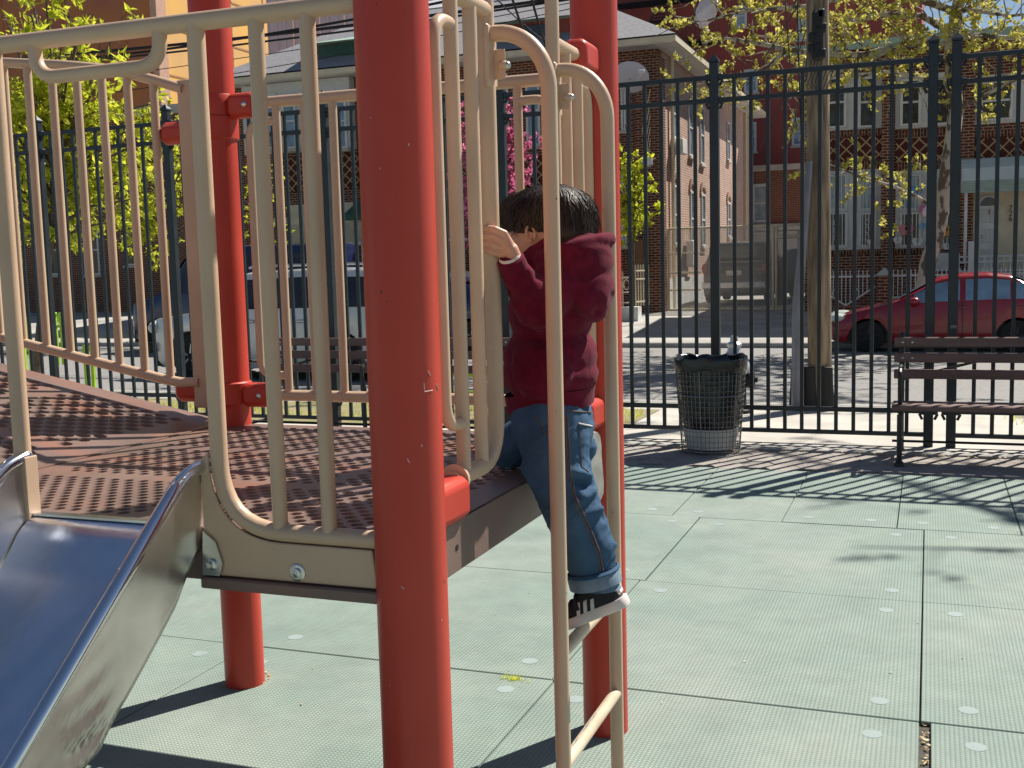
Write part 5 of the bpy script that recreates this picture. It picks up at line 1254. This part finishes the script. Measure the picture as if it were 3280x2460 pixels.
    for xw in wh:
        for yy,sg in ((.02,-1),(Wd-.02,1)):
            cpt=T(xw,yy+(-sg)*.10*1,wr); wv=MB(); MX=Rm@Matrix.Scale(sc,3)
            wv.lathe([(wr*.62,-.10),(wr*.95,-.10),(wr,-.07),(wr,.07),(wr*.95,.10),(wr*.62,.10)],cpt,n=28,axis='Y',M=MX); w_=wv.build('wheel',M['tyre'],root,smooth=True)
            rm=MB(); rm.lathe([(wr*.62,sg*.08),(wr*.56,sg*.105),(wr*.52,sg*.05),(wr*.2,sg*.07),(wr*.16,sg*.09),(.01,sg*.09)],cpt,n=20,axis='Y',M=MX)
            for k in range(5):
                a=R(72*k+10); p=cpt+MX@Vector((wr*.15*math.cos(a),sg*.075,wr*.15*math.sin(a))); q=cpt+MX@Vector((wr*.56*math.cos(a),sg*.085,wr*.56*math.sin(a))); rm.tube([p,q],[.035*sc,.022*sc],6)
            rm.build('rim',M[rim],w_,smooth=True)
    return root,T,sidept
cx0=at(2652,1040,Y=18.6).x
rc,T,sp_=car('parked_car',cx0-.02,18.6,-.366,4.5,1.70,[(0,.52),(.12,.66),(.5,.76),(1.12,.92),(1.30,.97),(2.02,1.38),(2.35,1.455),(2.9,1.47),(3.3,1.42),(4.02,1.08),(4.4,1.04),(4.5,.9)],[(0,.55),(1.2,.90),(2.0,.93),(3.6,.98),(4.5,1.0)],(.80,3.40),.305,'dark red saloon car parked at the far kerb behind the park bench','carred',rim='rimdark',sc=.915,glass='glassblue',pill=((1.62,2.42),(2.52,3.28),(3.36,3.62)))
def blob(T,x,y,z,r,nm,m,pr,sc=1):
    b=MB(); ell_(b,T(x,y,z),(r[0]*sc,r[1]*sc,r[2]*sc)); return b.build(nm,m,pr,smooth=True)
for y in (.22,1.48): hl_=blob(T,.22,y,.66,(.21,.20,.085),'headlight',M['lamp'],rc); 
blob(T,.36,.10,.665,(.07,.05,.045),'indicator',M['amber'],rc)
for y in (-.06,1.76): blob(T,1.62,y,.97,(.10,.09,.07),'wing_mirror',M['carred'],rc)
for x in (2.38,3.30): 
    b=MB(); b.tube([T(x,.0,.84),T(x+.08,-.03,.85),T(x+.18,-.0,.84)],.013,6); b.build('door_handle',M['carred'],rc)
b=MB()
for x in (1.48,2.47): b.box(T(x,.005,.62),(.010,.02,.62))
b.build('door_gap',M['black'],rc)
b=MB(); b.cbox(T(.06,.28,.42),(.12,.34,.10),.02); b.build('grille',M['black'],rc)
# silver SUV in the near lane
sx=at(470,1030,Y=12.6).x
sv,T,_=car('large_suv',sx,12.6,-.327,5.1,1.8,[(0,.80),(.06,1.05),(.9,1.15),(1.05,1.18),(1.6,1.68),(1.95,1.82),(3.2,1.86),(4.85,1.82),(5.0,1.45),(5.1,.95)],[(0,.92),(1.0,1.10),(2.0,1.17),(5.1,1.20)],(.90,3.85),.40,'pale silver four door SUV standing in the near lane behind the play deck','carsilver',sc=.9,glass='darkglass',cat='SUV',pill=((1.48,2.35),(2.5,3.4),(3.55,4.75)))
for x in (2.15,3.15):
    b=MB(); b.cbox(T(x+.0,-.012,1.0),(.17,.03,.045),.012); b.build('door_handle',M['rim'],sv)
for y in (-.08,1.88): blob(T,1.55,y,1.18,(.10,.10,.10),'wing_mirror',M['black'],sv)
for y in (.2,1.6): blob(T,.10,y,.90,(.12,.18,.11),'headlight',M['lamp'],sv)
b=MB()
for y in (.30,1.5): b.tube([T(2.0,y,1.90),T(2.1,y,1.93),T(4.5,y,1.93),T(4.6,y,1.88)],.02,6)
b.build('roof_rack',M['rim'],sv)
b=MB()
for x in (1.45,2.43,3.47): b.box(T(x,.0,.75),(.012,.02,.75))
b.build('door_gap',M['black'],sv)
b=MB(); b.cbox(T(.02,.2,.55),(.22,.4,.16),.03); b.build('bumper',M['black'],sv)
# dark blue van, far kerb
bx_=at(410,1050,Y=17.9).x
vn,T,_=car('parked_van',bx_,17.9,-.366,5.0,1.9,[(0,.80),(.1,1.05),(.8,1.22),(1.5,2.05),(1.8,2.2),(3.0,2.25),(4.9,2.22),(5.0,1.4)],[(0,1.0),(.9,1.2),(5.0,1.3)],(.85,3.9),.35,'dark blue van parked at the far kerb beyond the silver SUV','carblue',glass='darkglass',cat='van',pill=((1.25,2.1),(2.3,3.3),(3.5,4.7)))
dx_=at(1515,1052,Y=18.3).x
dc,T,_=car('parked_car',dx_-3.55,18.3,-.366,4.4,1.7,[(0,.5),(.12,.7),(1.1,.92),(1.25,.96),(1.95,1.38),(2.8,1.46),(3.3,1.42),(3.95,1.08),(4.4,1.0)],[(0,.55),(1.2,.88),(4.4,.98)],(.80,3.55),.31,'very dark saloon car with spoked alloy wheels at the far kerb left of the child','carblue',glass='darkglass',pill=((1.55,2.35),(2.45,3.2)))
# vehicles behind the mesh gate, tails towards the street
def rearcar(ox,oy,oz,label,mk,w=1.75,h=1.75):
    # nose points away from the street: local nose to tail axis runs towards -Y
    return car('parked_suv',ox,oy,oz,4.5,w,[(0,.75),(.1,1.05),(1.0,1.2),(1.6,h*.94),(2.0,h),(3.9,h-.02),(4.42,h*.66),(4.5,.8)],[(0,.95),(1.0,1.12),(4.5,h*.64)],(.9,3.6),.36,label,mk,rot=R(-90),rear=True,cat='SUV',pill=((1.5,2.4),(2.5,3.4)))
g1=at(2252,900,Y=29.2).x; g2=at(2470,900,Y=29.2).x
gs,T,_=rearcar(g1,33.6,.08,'dusty grey SUV parked tail first behind the mesh gate','cargrey',w=(g2-g1),h=1.72)
_w=g2-g1
b=MB(); b.cbox(T(4.36,_w/2,1.42),(_w*.74,.20,.36),.03); b.build('rear_window',M['darkglass'],gs)
b=MB(); b.cbox(T(4.52,_w/2,.52),(_w*.94,.16,.20),.03); b.build('rear_bumper',M['rim'],gs)
b=MB(); b.cbox(T(4.54,_w/2,.86),(.42,.05,.14),.01); b.build('number_plate',M['whitepaint'],gs)
b=MB(); b.cbox(T(4.50,_w/2,1.16),(_w*.85,.06,.05),.01); b.build('tailgate_strip',M['galv'],gs)
for y in (.12,(g2-g1)-.12): blob(T,4.44,y,.98,(.09,.05,.16),'tail_light',M['carred'],gs)
g1=at(2488,900,Y=31).x
gs2,T,_=rearcar(g1,35.4,.08,'second dark car behind the narrow mesh door beside the grey pole','cardark',w=1.7,h=1.5)
# ================================================================ TREES
M['plane']=mat('mottled plane bark',(.42,.38,.30),.85,col2=(.11,.085,.06),scale=5.5,bump=.4,bscale=30,stretch=(1,1,.55),detail=3)
for e_,p_ in zip([x for x in M['plane'].node_tree.nodes if x.type=='VALTORGB'][0].color_ramp.elements,(.46,.52)): e_.position=p_
def leaf(b,p,d,L,w,r):
    d=d.normalized(); s=d.orthogonal().normalized(); s=(Matrix.Rotation(r.uniform(0,6.28),3,d)@s); n=d.cross(s)
    b.add([p,p+d*L*.45+s*w*.5+n*L*.06,p+d*L-n*L*.1,p+d*L*.45-s*w*.5+n*L*.06],[(0,1,2,3)])
def rv(r,up=0): 
    v=Vector((r.gauss(0,1),r.gauss(0,1),r.gauss(0,1)+up)); return v.normalized()
def tree(name,label,base,trunk,limbs,leafm,barkm,seed,gap=.35,bl=(.5,1.3),tw=(.2,.5),nleaf=6,lsz=(.09,.06),up=.2,group=None,cat='tree',extra=None,keep=None):
    r=random.Random(seed); root=thing(name,base,label,cat,group)
    tb=MB(); tb.tube([p for p,_ in trunk],[q for _,q in trunk],14); tb.build('trunk',barkm,root,smooth=True)
    bb=MB(); lb_=MB(); cnt=0
    def wob(a,c,n,amp):
        out=[]
        for k in range(n+1): t=k/n; out.append(a.lerp(c,t)+(Vector((r.gauss(0,amp),r.gauss(0,amp),r.gauss(0,amp))) if 0<k<n else Vector()))
        return out
    for pts,r0 in limbs:
        pts=[Vector(p) for p in pts]; n=len(pts); bb.tube(pts,[r0*(1-.75*k/(n-1)) for k in range(n)],8)
        for i in range(n-1):
            a,c=pts[i],pts[i+1]; seg=(c-a).length; m=max(1,int(seg/gap))
            for q in range(m):
                p=a.lerp(c,(q+r.random())/m); L=r.uniform(*bl)*(1-.3*i/n); d=(rv(r,up)+(c-a).normalized()*.5).normalized(); e=p+d*L
                br=wob(p,e,3,L*.05); rr=max(.008,r0*.22); bb.tube(br,[rr,rr*.8,rr*.6,rr*.35],5)
                for _ in range(max(2,int(L*4.5))):
                    t=r.uniform(.2,1); s=p.lerp(e,t); d2=(d*.6+rv(r,up)).normalized(); l2=r.uniform(*tw); e2=s+d2*l2
                    bb.tube([s,s.lerp(e2,.5)+rv(r)*.02,e2],[rr*.35,rr*.25,rr*.12],4,cap=False)
                    for k in range(nleaf):
                        q2=s.lerp(e2,r.uniform(.25,1.05))+rv(r)*.02
                        if keep and not keep(q2): continue
                        leaf(lb_,q2,(rv(r,-.2)+d2*.6),lsz[0]*r.uniform(.6,1.3),lsz[1]*r.uniform(.6,1.3),r); cnt+=1
    bb.build('limbs',barkm,root,smooth=True); lb_.build('crown',leafm,root,fix=False)
    return root
z3=lambda x,y,Y: at(1900+x*.6239,y*.6239,Y=Y)
TY=20.7
tr_=[(at(2945,1062,Y=TY),.20),(at(2962,960,Y=TY),.17),(at(2978,850,Y=TY),.155),(at(3003,760,Y=TY),.150),(at(3028,640,Y=TY),.145),(at(3050,500,Y=TY),.14),(at(3068,360,Y=TY),.135),(at(3058,240,Y=TY),.13),(at(3060,110,Y=TY),.12),(at(3090,-60,Y=TY),.10),(at(3080,-350,Y=TY+.4),.07),(at(3110,-700,Y=TY+.2),.03)]
lm=[([z3(1845,260,TY),z3(1700,212,20.3),z3(1560,250,19.9),z3(1400,290,19.6),z3(1230,290,19.3),z3(1000,260,19.2),z3(830,222,19.2),z3(650,200,19.4),z3(540,130,19.6)],.085),
([z3(1840,170,TY),z3(1700,90,21.2),z3(1500,80,21.6),z3(1300,132,21.8),z3(1150,140,22),z3(980,200,22.2),z3(840,190,22.2)],.07),
([z3(1850,60,TY),z3(1640,-10,20),z3(1400,-30,19.4),z3(1100,40,19),z3(800,60,18.7),z3(600,110,18.6)],.07),
([z3(1850,-60,TY),z3(1600,-180,21),z3(1200,-200,21.3),z3(800,-120,21.4),z3(560,10,21.6)],.06),
([z3(1850,200,TY),z3(2000,190,20.2),z3(2212,210,19.8),z3(2500,150,19.6)],.06),
([z3(1850,620,TY),z3(1895,560,20.4),z3(2010,500,20.2),z3(2212,400,20),z3(2500,330,20)],.06),
([z3(1850,90,TY),z3(2000,20,21),z3(2212,-30,21.4),z3(2500,-100,22)],.06),
([z3(1850,60,TY),z3(1950,60,20),z3(2150,90,19.3),z3(2450,60,19)],.05),
([c4(1190,950,TY),c4(1000,840,20.2),c4(790,750,19.8),c4(480,660,19.5),c4(320,595,19.3),c4(190,540,19.2)],.045),
([z3(1800,440,TY),z3(1640,392,20.2),z3(1470,370,19.8),z3(1330,420,19.6)],.045),
([z3(1560,250,19.9),z3(1400,330,19.5),z3(1100,420,19.3),z3(980,560,19.3)],.04),
([z3(1000,260,19.2),z3(900,360,19),z3(760,420,18.9),z3(520,440,18.8)],.04),
([z3(1850,-150,TY),z3(1900,-300,19),z3(1700,-500,18),z3(1400,-560,17)],.06)]
_T=Vector((1.2,20.8,7.6))
lm+=[([_T+Vector((0,0,dz)),_T+Vector((dx*.4,dy*.4,dz+.5)),_T+Vector((dx*.75,dy*.75,dz+.7)),_T+Vector((dx,dy,dz+.8))],.06) for dx,dy,dz in ((-6.5,-4.5,.6),(-5,-5.5,1.2),(-2.5,-6,.8),(0,-6,1.2),(2.5,-6,.7),(5,-5,1),(-6.5,-2,1.0),(-8,-4,1.6),(-3.5,-4,2.0),(3.5,-3,1.8))]
lm+=[([z3(1850,-150,TY),z3(1900,-300,19)],.05),([z3(1850,-250,TY),z3(2100,-300,19),z3(2400,-380,17.5)],.06)]
tree('plane_tree','mottled plane tree with sparse yellow green spring leaves spreading over the street right','%s'and Vector((tr_[0][0].x,TY,-.25)),tr_,lm,M['leafyel'],M['plane'],11,gap=.14,bl=(.45,1.3),tw=(.15,.45),nleaf=17,lsz=(.078,.062),up=.15)
# left leafy trees
def crownlimbs(c,rx,ry,rz_,n,seed,stem):
    r=random.Random(seed); out=[]
    for k in range(n):
        v=rv(r,.25); t=r.uniform(.45,.95); e=Vector(c)+Vector((v.x*rx*t,v.y*ry*t,v.z*rz_*t)); z=min(e.z-.1,stem[1].z); 
        s=stem[0].lerp(stem[1],max(0,min(1,(z-stem[0].z)/(stem[1].z-stem[0].z)*r.uniform(.5,.95)))); out.append(([s,s.lerp(e,.5)+Vector((0,0,.1)),e],.028))
    return out
b0=at(112,1200,Y=8.4); b0.z=-.04; t0=Vector((b0.x+.25,8.5,4.3))
tk=[(b0,.055),(at(150,900,Y=8.4),.05),(at(185,650,Y=8.45),.04),(at(200,350,Y=8.5),.03),(t0,.012)]
c=at(225,420,Y=8.5)
tree('street_tree','leafy young street tree with bright lime green leaves, leftmost beyond the fence',b0,tk,crownlimbs(c,1.4,1.2,1.75,44,21,(tk[1][0],tk[3][0]))+[([tk[3][0],at(250,150,Y=8.5),at(215,0,Y=8.5),at(290,-100,Y=8.6)],.025),([tk[2][0],at(320,500,Y=8.6),at(470,420,Y=8.8)],.02)],M['leafbright'],M['bark'],22,gap=.15,bl=(.22,.5),tw=(.12,.3),nleaf=9,lsz=(.115,.052),up=-.1,group='young street trees left')
b1=at(560,1180,Y=13.0); b1=Vector((at(640,1000,Y=14.5).x,14.5,-.3)); 
tk=[(b1,.07),(at(640,800,Y=14.5),.06),(at(630,500,Y=14.5),.04),(at(600,380,Y=14.5),.02)]
b1=Vector((at(560,900,Y=20.5).x,20.5,-.24)); tk=[(b1,.08),(at(560,800,Y=20.5),.07),(at(540,560,Y=20.5),.05),(at(520,350,Y=20.5),.02)]
tree('street_tree','green street tree across the road seen between the ramp rail and the far red post',b1,tk,crownlimbs(at(500,580,Y=20.5),2.6,2,2.2,26,23,(tk[1][0],tk[3][0])),M['leafbright'],M['bark'],24,gap=.24,bl=(.4,1.0),tw=(.2,.4),nleaf=9,lsz=(.15,.08),up=-.1,group='young street trees left')
b2=Vector((at(850,900,Y=21.2).x,21.2,-.22)); tk=[(b2,.07),(at(850,820,Y=21.2),.06),(at(840,650,Y=21.2),.04),(at(850,520,Y=21.2),.015)]
tree('street_tree','slender small leaved street tree in front of the grey roofed brick house',b2,tk,crownlimbs(at(850,620,Y=21.2),.9,.8,1.2,16,25,(tk[1][0],tk[3][0])),M['leafbright'],M['bark'],26,gap=.3,bl=(.25,.5),tw=(.15,.3),nleaf=5,lsz=(.11,.06),up=-.1,group='young street trees left')
b3=Vector((at(-250,1000,Y=20.5).x,20.5,-.24)); tk=[(b3,.1),(at(-200,700,Y=20.5),.08),(at(0,500,Y=20.5),.03)]
tree('street_tree','tall green street tree across the road at the left edge',b3,tk,crownlimbs(at(60,560,Y=20.5),2.4,2,2.6,22,27,(tk[1][0],tk[2][0])),M['leafbright'],M['bark'],28,gap=.24,bl=(.4,1.0),tw=(.2,.4),nleaf=9,lsz=(.15,.08),up=-.1,group='young street trees left')
# pink crab apple
b4=Vector((at(1600,980,Y=21.6).x,21.6,-.2)); tk=[(b4,.09),(at(1600,850,Y=21.6),.08),(at(1590,600,Y=21.6),.05),(at(1620,260,Y=21.6),.015)]
tree('crab_apple_tree','pink blossoming crab apple tree seen between the tan bars above the child',b4,tk,crownlimbs(at(1590,560,Y=21.6),1.25,1.1,2.35,70,31,(tk[0][0].lerp(tk[1][0],.8),tk[3][0])),M['pink'],M['bark'],32,gap=.15,bl=(.2,.5),tw=(.12,.28),nleaf=16,lsz=(.085,.075),up=.1)
b5=Vector((at(2030,960,Y=23.2).x,23.2,-.1)); tk=[(b5,.04),(at(2035,780,Y=23.2),.03),(at(2040,560,Y=23.2),.02),(at(2010,400,Y=23.2),.01)]
tree('young_maple_tree','small maple with vivid yellow green leaves beside the brick house corner',b5,tk,crownlimbs(at(2045,590,Y=23.2),.72,.6,1.35,20,33,(tk[0][0].lerp(tk[1][0],.6),tk[3][0])),M['leafbright'],M['bark'],34,gap=.17,bl=(.15,.4),tw=(.1,.2),nleaf=10,lsz=(.12,.09),up=.1)
# big street tree just right of the picture, its boughs overhang the playground and dapple it
b6=Vector((5.2,8.3,-.05)); tk=[(b6,.2),(b6+Vector((-.1,0,2.5)),.17),(b6+Vector((-.2,-.2,5)),.14),(b6+Vector((-.4,-.3,8.5)),.05)]
L6=[([b6+Vector((-.15,-.1,4.4)),Vector((5.2,7.6,6.4)),Vector((5.1,7.2,7.2)),Vector((4.8,7.0,7.6))],.035),([b6+Vector((-.2,-.2,5.2)),Vector((4.9,8.6,6.6)),Vector((4.4,9.0,7.4)),Vector((3.9,9.3,8.0))],.04),([b6+Vector((-.2,-.2,6)),Vector((5.4,10,7.8)),Vector((5.0,12,8.8)),Vector((4.0,13.5,9.4))],.06),([b6+Vector((-.2,-.2,7)),Vector((4.6,12.0,9.4)),Vector((2.9,15,10.6))],.06)]
tree('street_tree','mature street tree just outside the right edge whose boughs dapple the green tiles',b6,tk,L6,M['leafyel'],M['plane'],35,gap=.45,bl=(.4,.9),tw=(.15,.4),nleaf=5,lsz=(.09,.08),up=.1,keep=lambda p:True)
# lime green tree guards
for i,(px,y0,y1,Y) in enumerate(((98,1015,1190,8.9),(195,1000,1070,12),(295,1105,1220,8.6),(1490,1190,1255,8.5))):
    a=at(px,y1,Y=Y); t=at(px,y0,Y=Y); z0=-.05; g=thing('tree_guard',(a.x,Y,z0),['lime green low tree guard at the foot of the leftmost street tree','lime green tree guard farther off beside the road on the left','lime green tree guard post seen under the ramp side rail','lime green tree guard behind the park bench left of the child'][i],'tree guard','lime green tree guards')
    w=.05 if i<3 else .30
    for s_ in (-1,1): b=MB(); b.cbox((a.x+s_*w,Y,(t.z+z0)/2),(.04,.04,t.z-z0),.005); b.build('guard_post',M['lime'],g)
    b=MB()
    for z in (t.z-.04,t.z-.22): b.cbox((a.x,Y,z),(2*w,.02,.04),.004)
    b.tube([(a.x,Y,t.z-.02),(a.x,Y,t.z-.24)],.006,6)
    b.build('guard_rail',M['lime'],g)
# overhead wires
wr=MB()
def wire(p,q,r,sag=.25):
    p,q=Vector(p),Vector(q); wr.tube([p.lerp(q,k/16)-Vector((0,0,sag*4*(k/16)*(1-k/16))) for k in range(17)],r,5)
for (x0,y0,x1,y1,rr) in ((370,128,1250,25,.030),(380,152,1250,40,.020),(500,190,1300,62,.008),(520,240,1300,95,.008),(560,120,1140,20,.025)):
    p,q=at(x0,y0,Y=17),at(x1,y1,Y=17); d=(q-p); wire(p-d*1.0,q+d*1.4,rr)
tag(wr.build('overhead_wires',M['black'],smooth=True),'black overhead utility wires crossing in front of the buildings at upper left','wires')
wr=MB()
for (a,c,rr) in (((2640,-60,8.6),(2440,480,14),.006),((2640,-80,8.6),(2520,520,14),.006),((2600,-40,8.6),(2330,330,18),.006),((2560,-20,9),(2585,760,8.5),.008),((2520,-30,9),(2560,420,12),.006),((1640,-30,14),(1760,280,22),.02),((1700,-40,14),(1800,260,22),.02),((1580,-20,14),(1840,180,22),.012)):
    wire(at(a[0],a[1],Y=a[2]),at(c[0],c[1],Y=c[2]),rr,.12)
tag(wr.build('service_drop_wires',M['black'],smooth=True),'thin dark service wires hanging from the utility pole toward the houses','wires')
def plasticbag(px,py,Y,s,label):
    b=MB(); c=at(px,py,Y=Y); r=random.Random(3); n,m=18,12; vs=[]
    for j in range(m+1):
        th=math.pi*j/m
        for k in range(n):
            ph=2*math.pi*k/n; v=Vector((math.sin(th)*math.cos(ph)*.75,math.sin(th)*math.sin(ph)*.35,math.cos(th)*1.1)); v*=1+.22*noise.noise(v*3+Vector((px,0,0)))+.12*math.sin(5*ph+3*th)
            vs.append(c+(Matrix.Rotation(R(25),3,'Y')@v)*s)
    b.add(vs,[(i*n+k,(i+1)*n+k,(i+1)*n+(k+1)%n,i*n+(k+1)%n) for i in range(m) for k in range(n)]); tag(b.build('plastic_bag',M['plasticbag'],smooth=True,ang=25),label,'bag')
plasticbag(2272,40,19.0,.24,'torn pale plastic bag snagged high in the plane tree branches')
plasticbag(2975,680,20.0,.09,'small pink plastic scrap caught on a low plane tree branch')

# ---- scratches and scuffs on the near red post and rungs
def oncyl(px,py,cx,cy,r):
    d=(at(px,py,Y=0)-CAM).normalized(); ox,oy=CAM.x-cx,CAM.y-cy; a=d.x*d.x+d.y*d.y; b_=2*(ox*d.x+oy*d.y); c=ox*ox+oy*oy-r*r; D_=b_*b_-4*a*c
    return CAM+d*((-b_-math.sqrt(max(0,D_)))/(2*a))
M['scratch']=mat('pale scratch',(.62,.45,.42),.7)
for ln in (((1364,1228),(1366,1256),(1392,1252)),((1404,1232),(1410,1250)),((1378,1190),(1384,1204)),((1310,1470),(1318,1484)),((1290,1880),(1300,1888))):
    b=MB(); b.tube([oncyl(x,y,0,0,PR+.0004) for x,y in ln],.0009,5); b.build('scratch_mark',M['scratch'],posts['A'])
for z,ys_ in ((.262,(.52,.60,.66)),(.512,(.56,.70))):
    for y in ys_:
        b=MB(); b.tube([(LX-.004,y-.03,z+.0140),(LX-.003,y,z+.0147),(LX-.002,y+.03,z+.0141)],[.001,.0028,.001],6); b.build('scuff_mark',M['galv'],lp)
gp=[o for o in bpy.data.objects if o.name.startswith('iron_fence')][0]
b=MB()
for k,(x0,y0,x1,y1) in enumerate(((3052,1046,3052,1056),(3058,1046,3058,1056),(3060,1046,3064,1052),(3067,1046,3067,1056))): b.tube([at(x0,y0,Y=FY-.0335),at(x1,y1,Y=FY-.0335)],.002,4)
b.build('sticker_mark',M['whitepaint'],gp)

_r=random.Random(77)
M['chip']=mat('dark paint chip',(.06,.04,.03),.7)
def chip(cx,cy,r,z,ang,s_,m,pr,nm):
    b=MB(); n=7; c=Vector((math.cos(ang),math.sin(ang),0)); t=Vector((-math.sin(ang),math.cos(ang),0)); vs=[]
    for k in range(n):
        a=6.283*k/n; q=s_*_r.uniform(.5,1.2); o=t*(q*math.cos(a)*.5)+Vector((0,0,q*math.sin(a))); p=Vector((cx,cy,z))+o+c*math.sqrt(max(0,r*r-(q*math.cos(a)*.5)**2))+c*.0004; vs.append(p)
    b.add(vs,[tuple(range(n))]); b.build(nm,M[m],pr,fix=False)
for k in range(16): chip(0,0,PR,_r.uniform(.3,1.8),R(-63+_r.uniform(-75,75)),_r.uniform(.0012,.0035),_r.choice(('scratch','chip')),posts['A'],'paint_chip')
for k in range(5): chip(-L_,L_,PR,_r.uniform(.05,1.8),R(-55+_r.uniform(-60,60)),_r.uniform(.002,.005),_r.choice(('scratch','chip')),posts['B'],'paint_chip')
for y_ in (Y1,Y2):
    for k in range(7): chip(LX,y_,.0168,_r.uniform(.15,1.65),R(-70+_r.uniform(-60,60)),_r.uniform(.0010,.0035),'chip',lp,'paint_chip')
